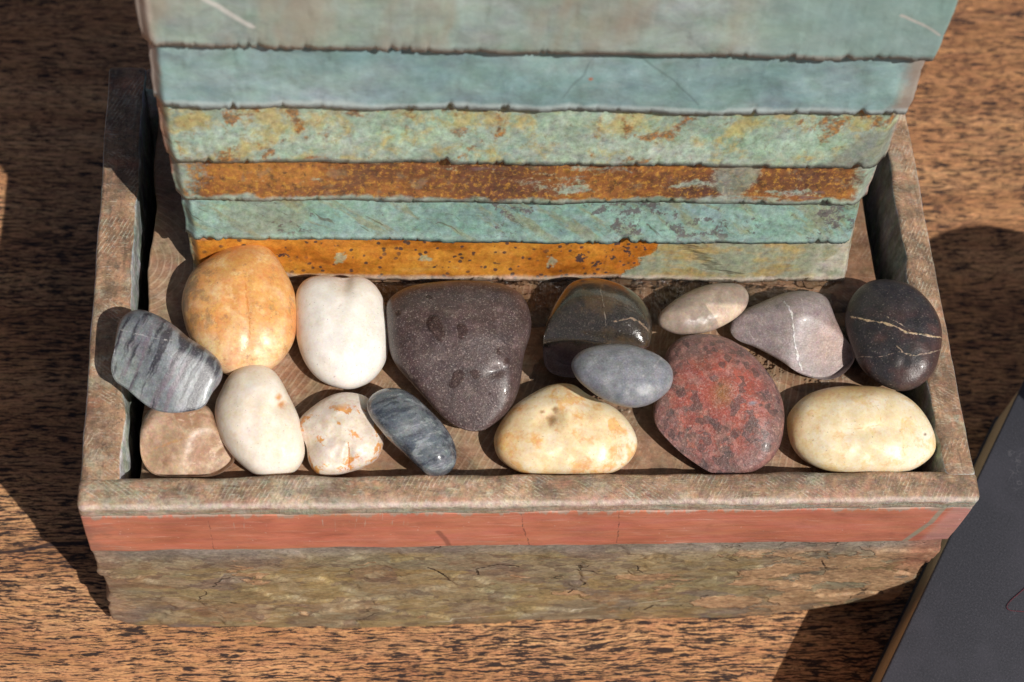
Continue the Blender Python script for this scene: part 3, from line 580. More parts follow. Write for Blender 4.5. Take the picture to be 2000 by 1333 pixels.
STRIPS = [  # foot height, top height, foot y, left x, right x, thickness
    (0.0982, 0.1256, 0.0922, -0.1170, 0.1200, 0.009),
    (0.1248, 0.1494, 0.0918, -0.1192, 0.1160, 0.008),
    (0.1486, 0.1730, 0.0922, -0.1206, 0.1156, 0.008),
    (0.1720, 0.2014, 0.0916, -0.1222, 0.1156, 0.009),
    (0.2005, 0.2302, 0.0920, -0.1242, 0.1150, 0.009),
    (0.2292, 0.2650, 0.0914, -0.1256, 0.1138, 0.010),
    (0.2640, 0.3000, 0.0914, -0.1256, 0.1130, 0.010)]
def build_strip(root, k, z0, z1, y0, xl, xr, th):
    nx, nz = 420, 16; V = []; F = []; seed = 13.7*k
    u = np.linspace(0, 1, nx+1); v = np.linspace(0, 1, nz+1)
    U, Vv = np.meshgrid(u, v, indexing='ij'); U, Vv = U.ravel(), Vv.ravel()
    one = lambda f, s: fbm(np.stack([f*1.0, 0*f+s, 0*f], 1), 5, 0.6)
    zl = z0+(z1-z0)*Vv
    lx = np.interp(zl, [0.097, 0.1244, 0.1495, 0.171, 0.1995, 0.231, 0.25, 0.3], [-0.1168, -0.1184, -0.1192, -0.1206, -0.1228, -0.1233, -0.1243, -0.1250])
    rx_ = np.interp(zl, [0.097, 0.1245, 0.150, 0.172, 0.21, 0.25, 0.3], [0.1196, 0.1160, 0.1140, 0.1142, 0.1144, 0.1142, 0.1140])+(0.0010, -0.0004, 0.0006, 0.0002, 0.0, 0.0006, 0.0)[k]
    lx = lx+(0.0, 0.0004, -0.0006, -0.0004, 0.0003, -0.0005, 0.0)[k]
    xx = lx+(rx_-lx)*U
    chip = np.clip(one(xx*170, seed+3)-0.22, 0, 1)*0.0030+np.clip(one(xx*420, seed+5)-0.25, 0, 1)*0.0012
    foot = z0+0.0006*one(xx*40, seed)+0.0003*one(xx*300, seed+7)+chip*(0.3 if k == 0 else 1)
    if k == 0: foot = np.maximum(foot, SHELF-0.0002)
    head = z1+0.0035-0.0022*np.clip(one(xx*70, seed+9)-0.05, 0, 1)
    Z = foot+(head-foot)*Vv
    P = np.stack([xx, 0*xx, Z], 1)
    Y = y0+0.0056*Vv+0.0007*fbm(P*16+seed, 2)+0.00030*fbm(P*np.array([90, 1, 160])+seed, 3)
    ter = fbm(P*np.array([45, 1, 70])+seed+4, 3)*2.0; Y += 0.00035*(np.floor(ter)+sstep(ter-np.floor(ter), 0.85, 1))
    Y += 0.0012*np.clip(chip/0.0012, 0, 1)*sstep(Vv, 0.12, 0.0)                 # chipped arris
    el = one(Z*90, seed+20)*0.0007; er = one(Z*90, seed+30)*0.0008
    X_ = xx+el*sstep(U, 0.06, 0)+er*sstep(U, 0.94, 1)
    wr = 0.030 if k in (2, 3) else 0.012
    Y += 0.0045*sstep(U, 1-wr, 1.0)**2+0.0034*sstep(U, 0.016, 0.0)               # ends roll back
    front = np.stack([X_, Y, Z], 1); back = np.stack([X_, 0*X_+y0+0.0056+th, Z], 1)
    V = np.concatenate([front, back]); n1 = (nx+1)*(nz+1); idx = lambda i, j: i*(nz+1)+j
    for i in range(nx):
        for j in range(nz):
            q = [idx(i, j), idx(i+1, j), idx(i+1, j+1), idx(i, j+1)]; F.append(q)
    for i in range(nx):
        F.append([idx(i, 0)+n1, idx(i+1, 0)+n1, idx(i+1, 0), idx(i, 0)]); F.append([idx(i, nz), idx(i+1, nz), idx(i+1, nz)+n1, idx(i, nz)+n1])
    for j in range(nz):
        F.append([idx(0, j), idx(0, j+1), idx(0, j+1)+n1, idx(0, j)+n1]); F.append([idx(nx, j)+n1, idx(nx, j+1)+n1, idx(nx, j+1), idx(nx, j)])
    F.append([idx(0, 0)+n1, idx(0, nz)+n1, idx(nx, nz)+n1, idx(nx, 0)+n1])
    o = mesh_obj('slate_strip', V, F, strip_material(k, z0, z1), root)
    o.data.polygons.foreach_set('use_smooth', [i < nx*nz for i in range(len(o.data.polygons))])
    o['label'] = ('amber and grey-green strip dotted with dark specks', 'smooth teal strip with small brown flecks', 'rust-brown strip with teal bare patches',
                  'pale green strip mottled yellow and brown', 'plain blue-green strip', 'grey-green strip at the top of the picture', 'grey-green strip at the head of the wall')[k]
def build_tower(root):
    for k, a in enumerate(STRIPS): build_strip(root, k, *a)
    def core_fn(P, N, S):
        P = P.copy(); P[:, 1] -= (P[:, 2]-0.0728)*0.0*(1-S[:, 1]); return P
    g = G('dark_mortar'); n = g.noise(g.P, 200, 4); g.bump(n, 0.4, 0.001); mt = g.done(g.ramp(n, [(0.3, srgb(60, 56, 52)), (0.7, srgb(92, 88, 82))]), 0.8)
    slab('backing', (-0.1130, 0.1075, SHELF+0.0003), (0.1070, 0.1645, 0.2980), 0.01, 0.002, mt, root, core_fn)

# ------------------------------------------------------------------ water on the shelf
def build_water(root):
    mt = water_material()
    def puddle(name, cx, cy, rx, ry, seed, h=0.0006):
        n, m = 96, 10; V = [(cx, cy, SHELF+h)]; F = []
        for j in range(1, m+1):
            r = j/m; hh = SHELF+0.0003+h*(1-r**4)
            for i in range(n):
                a = 2*math.pi*i/n; w = 1+0.35*float(fbm(np.array([[math.cos(a)*1.6+seed, math.sin(a)*1.6, seed]]), 3)[0])
                V.append((cx+rx*r*w*math.cos(a), cy+ry*r*w*math.sin(a), hh if j < m else SHELF-0.0002))
        for i in range(n): F.append([0, 1+i, 1+(i+1) % n])
        for j in range(m-1):
            for i in range(n):
                a, b = 1+j*n+i, 1+j*n+(i+1) % n; F.append([a, a+n, b+n, b])
        return mesh_obj(name, V, F, mt, root)
    n, m = 420, 8; V, F = [], []                                        # water gathered along the foot of the strip wall
    for i in range(n+1):
        x = -0.098+0.214*i/n; f = float(fbm(np.array([[x*90, 2.0, 0]]), 4)[0]); f2 = float(fbm(np.array([[x*260, 5.0, 0]]), 3)[0])
        r = max(0.0002, 0.0019*(0.75+0.9*f+0.5*f2))
        for j in range(m+1):
            a = math.pi*0.5*j/m; V.append((x, 0.0926-r*1.5*math.cos(a)-0.0002, SHELF+0.0002+r*0.9*math.sin(a)**1.0))
    for i in range(n):
        for j in range(m): a = i*(m+1)+j; F.append([a, a+m+1, a+m+2, a+1])
    mesh_obj('water', V, F, mt, root)
    puddle('water', 0.020, 0.0835, 0.115, 0.0105, 1.0)
    puddle('water', 0.022, 0.054, 0.022, 0.020, 3.0)
    puddle('water', 0.100, 0.062, 0.024, 0.014, 6.0)

# ------------------------------------------------------------------ pebbles
ZOOM = {1: (200, 450, 0.375), 2: (700, 500, 600/1739), 3: (1250, 500, 700/1944)}
def spline(pts, n):
    P = np.array(pts, float); m = len(P); out = []
    per = max(4, int(math.ceil(n*3/m)))
    for i in range(m):
        p0, p1, p2, p3 = P[i-1], P[i], P[(i+1) % m], P[(i+2) % m]
        for t in np.linspace(0, 1, per, endpoint=False):
            out.append(0.5*((2*p1)+(-p0+p2)*t+(2*p0-5*p1+4*p2-p3)*t*t+(-p0+3*p1-3*p2+p3)*t**3))
    Q = np.array(out); Q2 = np.vstack([Q, Q[:1]]); d = np.concatenate([[0], np.cumsum(np.linalg.norm(np.diff(Q2, axis=0), axis=1))])
    u = np.linspace(0, d[-1], n, endpoint=False)
    Q = np.stack([np.interp(u, d, Q2[:, 0]), np.interp(u, d, Q2[:, 1])], 1)
    for _ in range(3): Q = 0.25*np.roll(Q, 1, 0)+0.5*Q+0.25*np.roll(Q, -1, 0)
    return Q
NPH, NLA = 150, 84
Z3 = np.array([0, 0, 1.0])
def pebble(name, zoom, pts, T=0.62, Tb=0.5, tilt=0.35, lean=(0, 0), lift=None, p=2.3, q=2.1, amp=0.035, dents=(), sink=0.0004, fit=False, facets=()):
    """a pebble from its outline seen by the camera: real depth and thickness, lying on the shelf (or lifted to height `lift`)."""
    ox, oy, sc = ZOOM[zoom]
    px = np.array([(ox+x*sc, oy+y*sc) for x, y in pts]); Q = spline(px, NPH)
    c2 = (Q.max(0)+Q.min(0))/2*0.5+Q.mean(0)*0.5
    if ((Q-c2)[:, 0]*np.roll((Q-c2)[:, 1], -1)-(Q-c2)[:, 1]*np.roll((Q-c2)[:, 0], -1)).sum() > 0: Q = Q[::-1]   # counter-clockwise in view
    zc = SHELF+0.014 if lift is None else lift
    for it in range(14 if fit else 8):
        c = on_plane(c2[0], c2[1], np.array([0, 0, zc]), Z3)
        w = CAM-c; dist = float((c-CAM)@CR[2]); w /= np.linalg.norm(w)
        u = CR[0]-w*(CR[0]@w); u /= np.linalg.norm(u); v = np.cross(w, u)
        nrm = Z3*(1-tilt)+w*tilt+u*lean[0]+v*lean[1]; nrm /= np.linalg.norm(nrm)
        O = np.array([on_plane(a, b, c, nrm) for a, b in Q])-c
        O = np.stack([O@u, O@v, O@w], 1)
        s = dist/FPX; r = math.sqrt(abs(0.5*(O[:, 0]*np.roll(O[:, 1], -1)-O[:, 1]*np.roll(O[:, 0], -1)).sum())/math.pi)
        lam = np.linspace(-math.pi/2, math.pi/2, NLA+1); V = []
        cl, sl_ = np.abs(np.cos(lam))**(2/p), np.sign(np.sin(lam))*np.abs(np.sin(lam))**(2/q)
        cl[0] = cl[-1] = 0
        L = cl[:, None, None]*O[None]; hgt = np.where(sl_ > 0, sl_*T*r, sl_*Tb*r)
        L = L.copy(); L[:, :, 2] += hgt[:, None]
        flat = L.reshape(-1, 3)
        dn = fbm(flat/r*0.9+hash_seed(name), 3)*amp*r; dn2 = fbm(flat/r*2.3+hash_seed(name)+5, 2)*amp*0.35*r
        topw = np.repeat(np.abs(np.sin(lam)), NPH); flat = flat.copy()
        flat[:, 2] += (dn+dn2)*np.sign(np.repeat(np.sin(lam), NPH))*topw*2.0
        for (f0, fx, fy) in facets:                                     # worn flats
            pl = r*f0+fx*flat[:, 0]+fy*flat[:, 1]; k_ = 16/r; tp = np.repeat(np.sin(lam), NPH) > 0
            zz = flat[:, 2]; sm = -np.log(np.exp(-k_*np.clip(zz-pl, -3*r, 3*r))+1)/k_+zz-0*pl; sm = np.where(zz > pl, pl-np.log1p(np.exp(-k_*np.abs(zz-pl)))/k_, zz-np.log1p(np.exp(-k_*np.abs(zz-pl)))/k_)
            flat[:, 2] = np.where(tp, zz+(sm-zz)*sstep(np.repeat(np.sin(lam), NPH), 0.0, 0.3), zz)
        for (dx, dy, rx, ry, ang, dep) in dents:                       # dents in picture units round the centre
            X0, Y0 = (flat[:, 0]/s-(dx-c2[0])), (flat[:, 1]/s+(dy-c2[1]))
            ca, sa = math.cos(ang), math.sin(ang); a_, b_ = (X0*ca+Y0*sa)/rx, (-X0*sa+Y0*ca)/ry
            flat[:, 2] -= dep*r*np.exp(-(a_*a_+b_*b_))*sstep(np.repeat(np.sin(lam), NPH), 0.05, 0.35)
        Wp = c+flat@np.stack([u, v, w]); mz = Wp[:, 2].min()
        if fit:
            Tb = min(1.5, max(0.3, Tb+(mz-SHELF+sink)/r*0.8)); continue
        if lift is not None: break
        zc += (SHELF-sink-mz)*0.9
    F = []
    for j in range(NLA):
        for i in range(NPH):
            a, b = j*NPH+i, j*NPH+(i+1) % NPH
            F.append([a, b, b+NPH, a+NPH])
    me = bpy.data.meshes.new(name); bm = bmesh.new()
    bv = [bm.verts.new(p_) for p_ in flat.tolist()]
    for f in F:
        bm.faces.new([bv[k] for k in f])
    bmesh.ops.remove_doubles(bm, verts=bm.verts, dist=1e-7); bmesh.ops.recalc_face_normals(bm, faces=bm.faces)
    for f in bm.faces: f.smooth = True
    bm.to_mesh(me); bm.free()
    o = bpy.data.objects.new(name, me); COL.objects.link(o)
    M = np.eye(4); M[:3, 0] = u; M[:3, 1] = v; M[:3, 2] = w; M[:3, 3] = c; o.matrix_world = Matrix(M.tolist())
    return o, c2, s, (c, u, v, w, r)
def hash_seed(n): return float(sum(ord(ch)*(i+3) for i, ch in enumerate(n)) % 97)

class Stone(G):
    """node graph of one pebble; at(x, y) and self.Q are in picture-sized units (1 unit = about 0.17 mm) round its centre"""
    def __init__(s, name, c2, sc):
        super().__init__(name); s.c2 = c2; s.sc = sc
        s.p3 = s.vm('SCALE', s.P, scale=1/sc); x, y, z = s.xyz(s.p3); s.x, s.y, s.z = x, y, z; s.Q = s.comb(x, y, 0)
    def at(s, *pts):
        r = [(a-s.c2[0], s.c2[1]-b) for a, b in pts]; return r[0] if len(r) == 1 else r
    def vein(s, pts, w, wob=8, scale=0.03):
        d = s.line(s.warp(s.Q, scale, wob, 3), s.at(*pts)); br = s.noise(s.p3, 0.05, 3)
        d = s.line(s.warp(s.warp(s.Q, scale, wob, 3), 0.16, 4.0, 2), s.at(*pts)); b2 = s.noise(s.p3, 0.11, 3, 0.6)
        return s.ss(d-(br-0.5)*w*2.6-(b2-0.5)*w*2.0, w*0.9, w*0.2)*s.ss(b2, 0.30, 0.48)

def quartz(g, cols, stain=(), fine=0.25, sss=0.25, rough=0.40, pits=0.45, lo=0.012, bump=0.25):
    a = g.noise(g.warp(g.p3, 0.02, 20), lo, 4, 0.6); b = g.noise(g.p3, 0.16, 4, 0.65)
    col = g.ramp(a, [(0.32, srgb(*cols[0])), (0.50, srgb(*cols[1])), (0.68, srgb(*cols[2]))])
    for st, c, k in stain: col = g.mix(st*k, col, srgb(*c))
    col = g.mix(g.ss(b, 0.5, 0.75)*fine, col, srgb(*[int(x*0.85) for x in cols[0]]))
    col = g.mottle(col, g.p3, 0.02, 0.30, 7, 0.74, 0.75); col = g.mottle(col, g.p3, 0.14, 0.28, 4, 0.75, 0.6)
    pit = g.ss(g.noise(g.p3, 0.20, 2, 0.5), 0.69, 0.73); col = g.mix(pit*pits, col, srgb(128, 104, 84))
    g.bump(g.noise(g.p3, 0.05, 5, 0.65), bump, 0.0006); g.bump(1-pit, 0.3, 0.0003); g.bump(g.noise(g.p3, 0.25, 3, 0.7), 0.12, 0.0003)
    return g.done(col, rough+(b-0.5)*0.2, 0.5, sss=sss, sss_r=(1.0, 0.72, 0.5), sss_s=0.0022)

STONE_GROUP = 'polished pebbles in the fountain basin'
def stone(name, label, maker, *a, **kw):
    o, c2, sc, fr = pebble(name, *a, **kw)
    g = Stone(label.replace(' ', '_')[:40], c2, sc); o.data.materials.append(maker(g))
    tag(o, label, 'pebble', STONE_GROUP); o['fr'] = 0; del o['fr']
    return o, fr, c2, sc

def m_yellow(g):
    st = g.ss(g.noise(g.warp(g.p3, 0.015, 30), 0.016, 6, 0.66)+g.ss(g.y, 0, -120)*-0.26+0.10, 0.30, 0.62)
    gr = g.ss(g.noise(g.p3, 0.035, 5, 0.7)+g.ss(g.x, -30, -95)*0.12, 0.55, 0.68)
    cr = g.vein([(478, 545), (481, 580), (487, 625), (487, 665)], 2.2, 5, 0.04)
    g.bump(g.ss(g.line(g.warp(g.Q, 0.04, 5, 3), g.at((478, 540), (481, 580), (487, 625), (487, 665))), 7, 0), -0.7, 0.0012)
    return quartz(g, ((226, 188, 146), (230, 194, 148), (234, 204, 164)), ((st, (218, 150, 76), 0.85), (g.ss(g.noise(g.warp(g.p3, 0.03, 25, 3), 0.03, 6, 0.72), 0.50, 0.64), (236, 200, 150), 0.55), (gr, (146, 120, 88), 0.65), (cr, (206, 130, 60), 0.7)), rough=0.36)
def m_white(g):
    y = g.spot(g.Q, g.at((680, 570)), 60, 0.7); d = g.ss(g.noise(g.p3, 0.09, 3, 0.6), 0.62, 0.70)
    return quartz(g, ((222, 213, 204), (232, 225, 216), (238, 232, 224)), ((y, (220, 196, 160), 0.3), (d, (200, 184, 160), 0.4)), fine=0.15, sss=0.35, rough=0.46)
def dark_stone(g, cols, speck=(168, 150, 140), speck_k=0.5, rough=0.30, fine=0.5, coat=0.0, extra=(), spec=0.5, bumpk=0.35, sp_th=0.555):
    a = g.noise(g.warp(g.p3, 0.02, 20), 0.014, 5, 0.62); b = g.noise(g.p3, 0.13, 4, 0.7); c = g.noise(g.p3, 0.30, 3, 0.7)
    col = g.ramp(a, [(0.32, srgb(*cols[0])), (0.5, srgb(*cols[1])), (0.68, srgb(*cols[2]))])
    col = g.mix(g.ss(b, 0.5, 0.7)*fine, col, srgb(*[int(x*0.72) for x in cols[0]]))
    for st, cc, k in extra: col = g.mix(st*k, col, srgb(*cc))
    col = g.mix(g.ss(c, sp_th, sp_th+0.11)*speck_k, col, srgb(*speck))
    col = g.mottle(col, g.p3, 0.05, 0.40, 6, 0.78, 0.8); col = g.mottle(col, g.p3, 0.22, 0.36, 4, 0.75, 0.8)
    g.bump(b, bumpk, 0.0004); g.bump(c, bumpk*0.8, 0.0003)
    return g.done(col, rough+(b-0.5)*0.25, spec, coat=coat, coat_r=0.12)
def m_purple(g):
    pale = g.ss(g.noise(g.p3, 0.045, 6, 0.78), 0.52, 0.68)
    sc = g.vein([(938, 735), (965, 727), (992, 716)], 3, 8, 0.06); sc2 = g.vein([(950, 800), (968, 788), (978, 775)], 2.5, 5, 0.06)
    g.bump(g.mx(sc, sc2*0.6), -0.3, 0.0006)
    return dark_stone(g, ((60, 46, 45), (74, 58, 56), (85, 68, 66)), (176, 158, 150), 0.5, 0.40, 0.4, 0.10, ((pale, (136, 118, 112), 0.40), (sc, (52, 40, 40), 0.8)))
def m_wetbrown(g):
    up = g.ss(g.y+(g.noise(g.p3, 0.02, 4)-0.5)*40, -36, -28); rust = g.ss(g.noise(g.p3, 0.018, 5, 0.65), 0.48, 0.62)
    ve = g.vein([(1200, 628), (1232, 622), (1252, 632), (1268, 650)], 2.4, 5, 0.05); sc = g.vein([(1172, 565), (1180, 600), (1183, 640)], 1.0, 5)
    band = g.ss(g.line(g.warp(g.Q, 0.03, 8), g.at((1160, 640), (1200, 626), (1240, 620), (1262, 636))), 14, 2)
    g.bump(ve, -0.6, 0.001)
    return dark_stone(g, ((46, 41, 36), (55, 49, 43), (66, 59, 51)), (120, 110, 100), 0.30, 0.14, 0.5, 1.0,
        ((1-up, (100, 78, 76), 0.9), (up*rust, (76, 58, 36), 0.6), (band*up, (42, 38, 35), 0.7), (ve, (156, 132, 110), 0.8), (sc, (150, 140, 124), 0.6)))
def m_greyoval(g):
    c = g.ss(g.noise(g.warp(g.p3, 0.02, 30), 0.02, 5, 0.65), 0.42, 0.60); li = g.vein([(1255, 735), (1280, 712), (1300, 690)], 2.0, 8)
    return dark_stone(g, ((112, 114, 119), (131, 132, 136), (146, 146, 147)), (176, 174, 172), 0.3, 0.42, 0.25, 0.0, ((c, (118, 120, 130), 0.5), (li, (176, 174, 172), 0.5)), bumpk=0.2)
def m_beige(g):
    ed = g.ss((g.x-g.y*-0.7)+(g.noise(g.p3, 0.02, 4)-0.5)*36, 8, 12)*g.ss(g.y+g.x*0.05, 16, 6)*g.ss(g.x, -12, -4)
    return quartz(g, ((146, 128, 114), (160, 142, 128), (174, 156, 142)), ((ed, (208, 184, 160), 0.75), (g.ss(g.y, 10, 40)*g.ss(g.noise(g.p3, 0.03, 4), 0.4, 0.6), (140, 122, 106), 0.6)), sss=0.15)
def m_mauve(g):
    ve = g.vein([(1532, 590), (1546, 612), (1550, 650), (1556, 690), (1566, 722)], 3.0, 6, 0.04)
    v2 = g.vein([(1565, 585), (1570, 610)], 1.6, 4); v3 = g.vein([(1600, 640), (1616, 665), (1612, 700)], 1.6, 10); v4 = g.vein([(1460, 640), (1480, 672)], 1.2, 6)
    red = g.spot(g.Q, g.at((1625, 670)), 80, 1.0)
    g.bump(ve, 0.35, 0.0006)
    return dark_stone(g, ((128, 114, 113), (144, 130, 128), (156, 142, 139)), (192, 182, 178), 0.4, 0.38, 0.25, 0.05,
        ((red, (172, 138, 122), 0.6), (ve, (206, 202, 200), 0.9), (v2, (196, 184, 176), 0.6), (v3, (196, 168, 146), 0.5), (v4, (190, 180, 176), 0.5)), bumpk=0.25)
def m_black(g):
    v1 = g.vein([(1665, 620), (1710, 628), (1745, 636), (1772, 650), (1805, 655), (1842, 660)], 2.6, 9, 0.035); v2 = g.vein([(1728, 618), (1760, 634), (1775, 646)], 1.6, 6)
    v3 = g.vein([(1668, 698), (1720, 696), (1756, 686), (1775, 694), (1812, 690), (1836, 684)], 1.4, 8); v4 = g.vein([(1752, 676), (1764, 690), (1790, 694)], 1.6, 6)
    red = g.ss(g.noise(g.p3, 0.015, 4), 0.45, 0.60)*g.ss(g.y, 60, 20)
    g.bump(v1, 0.4, 0.0006)
    return dark_stone(g, ((44, 41, 43), (54, 50, 51), (64, 58, 57)), (150, 136, 126), 0.5, 0.36, 0.4, 0.1,
        ((red, (76, 52, 48), 0.7), (v1, (190, 164, 132), 0.95), (v2, (180, 160, 136), 0.8), (v3, (164, 144, 124), 0.7), (v4, (170, 148, 124), 0.8)), sp_th=0.585)
def m_striped(g):
    q = g.map(g.warp(g.warp(g.p3, 0.010, 30, 2), 0.06, 7, 2), (1, 1, 1), (0, 0, math.radians(-66)))
    x, y, z = g.xyz(q); bd = g.noise(g.comb(x*0.0035, y*0.040, z*0.010), 1.0, 3.5, 0.62)
    dk = g.ss(bd, 0.50, 0.60); pu = g.ss(g.noise(g.comb(x*0.004, y*0.055+7.0, z*0.010), 1.0, 3), 0.52, 0.62)
    li = g.vein([(225, 640), (290, 660), (350, 668)], 1.3, 8); gn = g.ss(g.x+g.y*0.4, -20, -90)
    return dark_stone(g, ((104, 108, 111), (118, 122, 126), (130, 133, 135)), (178, 176, 170), 0.3, 0.38, 0.25, 0.05,
        ((gn, (150, 156, 152), 0.6), (pu, (118, 104, 112), 0.65), (dk, (48, 45, 53), 0.88), (li, (184, 182, 178), 0.6)), bumpk=0.2)
def m_brown(g):
    d = g.ss(g.noise(g.warp(g.p3, 0.02, 30), 0.020, 4, 0.6), 0.45, 0.62); w = g.ss(g.noise(g.warp(g.p3, 0.03, 30, 3), 0.022, 5, 0.65), 0.62, 0.68)
    o = g.vein([(300, 878), (340, 862), (380, 850)], 3, 12)
    return quartz(g, ((172, 138, 110), (188, 156, 128), (202, 176, 150)), ((d, (134, 98, 70), 0.7), (w, (206, 184, 160), 0.55), (o, (190, 140, 90), 0.6)), sss=0.3, rough=0.42)
def m_cream(g):
    o = g.mx(g.spot(g.warp(g.Q, 0.05, 14), g.at((550, 790)), 13, 1.0, 0), g.spot(g.warp(g.Q, 0.05, 14), g.at((543, 775)), 9, 1.3)); e = g.ss(g.x+g.y*-0.4, -40, -95)
    return quartz(g, ((228, 212, 192), (236, 222, 204), (240, 229, 214)), ((e, (214, 192, 160), 0.4), (o, (206, 140, 70), 0.9)), fine=0.14, sss=0.4, rough=0.47)
def m_patchy(g):
    o = g.ss(g.noise(g.warp(g.p3, 0.03, 30, 3), 0.024, 6, 0.70), 0.535, 0.585)*g.ss(g.y, 70, 45); l = g.vein([(680, 865), (682, 890), (680, 920)], 2.2, 6, 0.06)
    p = g.ss(g.noise(g.p3, 0.02, 4), 0.5, 0.65)
    g.bump(l, -0.5, 0.001)
    return quartz(g, ((216, 200, 184), (226, 212, 196), (234, 224, 208)), ((p, (206, 184, 172), 0.5), (o, (212, 140, 62), 0.9), (l, (190, 112, 40), 0.9)), sss=0.25)
def m_slategrey(g):
    q = g.map(g.warp(g.p3, 0.016, 18, 3), (1, 1, 1), (0, 0, math.radians(-18))); x, y, z = g.xyz(q)
    bd = g.noise(g.comb(x*0.007, y*0.05, z*0.05), 1.0, 4, 0.65)
    pale = g.spot(g.warp(g.Q, 0.03, 25), g.at((795, 838)), 46, 0.55, 0.2)
    return dark_stone(g, ((86, 92, 100), (98, 104, 110), (110, 114, 118)), (150, 152, 152), 0.25, 0.22, 0.3, 0.5,
        ((g.ss(bd, 0.52, 0.60), (56, 60, 70), 0.8), (g.ss(bd, 0.46, 0.40), (146, 150, 152), 0.75), (pale, (156, 158, 160), 0.5)), bumpk=0.18)
def m_creamorange(g):
    o = g.ss(g.noise(g.warp(g.p3, 0.02, 40, 3), 0.018, 5, 0.62), 0.50, 0.63); e = g.ss(g.x, -70, -128)
    b = g.mx(g.spot(g.warp(g.Q, 0.06, 14), g.at((1078, 822)), 13, 1.5), g.spot(g.warp(g.Q, 0.06, 12), g.at((1060, 804)), 8, 0.7), g.spot(g.warp(g.Q, 0.06, 16), g.at((1086, 800)), 12, 0.8))
    l = g.vein([(1200, 840), (1203, 880), (1190, 918)], 1.3, 6)
    return quartz(g, ((230, 200, 154), (236, 214, 174), (240, 224, 194)), ((o, (224, 160, 76), 0.70), (e, (232, 180, 104), 0.5), (b, (156, 104, 60), 0.8), (l, (220, 160, 84), 0.6)), sss=0.35)
def m_red(g):
    a = g.noise(g.warp(g.p3, 0.03, 25, 3), 0.026, 5, 0.68); b = g.noise(g.warp(g.p3, 0.03, 25, 3), 0.036, 5, 0.7, 0.3); c = g.noise(g.p3, 0.12, 5, 0.75)
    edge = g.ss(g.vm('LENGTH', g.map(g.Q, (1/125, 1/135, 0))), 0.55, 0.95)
    oc = g.spot(g.warp(g.Q, 0.04, 20), g.at((1410, 770)), 30, 1.3)
    blue = g.spot(g.warp(g.Q, 0.06, 10), g.at((1468, 788)), 14, 0.5)
    g.bump(g.noise(g.p3, 0.05, 5, 0.7), 0.4, 0.001)
    return dark_stone(g, ((132, 72, 62), (150, 82, 70), (158, 92, 80)), (178, 140, 130), 0.45, 0.40, 0.35, 0.05,
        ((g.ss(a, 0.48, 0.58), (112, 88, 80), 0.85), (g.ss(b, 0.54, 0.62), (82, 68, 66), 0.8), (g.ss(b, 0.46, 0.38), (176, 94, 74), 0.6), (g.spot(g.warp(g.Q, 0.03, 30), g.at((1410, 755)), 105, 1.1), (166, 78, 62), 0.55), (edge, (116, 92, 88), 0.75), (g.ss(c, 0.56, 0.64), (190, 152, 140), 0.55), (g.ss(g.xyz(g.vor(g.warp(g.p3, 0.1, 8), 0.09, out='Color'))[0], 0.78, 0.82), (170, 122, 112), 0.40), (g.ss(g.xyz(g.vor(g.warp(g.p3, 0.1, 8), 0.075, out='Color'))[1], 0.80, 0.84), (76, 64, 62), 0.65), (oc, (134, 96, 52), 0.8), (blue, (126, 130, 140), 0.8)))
def m_creamright(g):
    o = g.ss(g.noise(g.warp(g.p3, 0.02, 40, 3), 0.022, 6, 0.70), 0.49, 0.64); e = g.mx(g.ss(g.x, -90, -145), g.ss(g.y+g.x*-0.1, 52, 84))
    dot = g.spot(g.warp(g.Q, 0.1, 3), g.at((1803, 849)), 5, 1.0); l = g.mx(g.vein([(1655, 838), (1690, 836), (1720, 828)], 1.6, 8), g.vein([(1708, 790), (1720, 812), (1718, 830)], 2, 8))
    return quartz(g, ((234, 212, 172), (239, 221, 185), (242, 230, 204)), ((o, (222, 176, 102), 0.60), (e, (212, 166, 98), 0.75), (dot, (120, 96, 76), 0.9), (l, (220, 168, 96), 0.5)), sss=0.35)

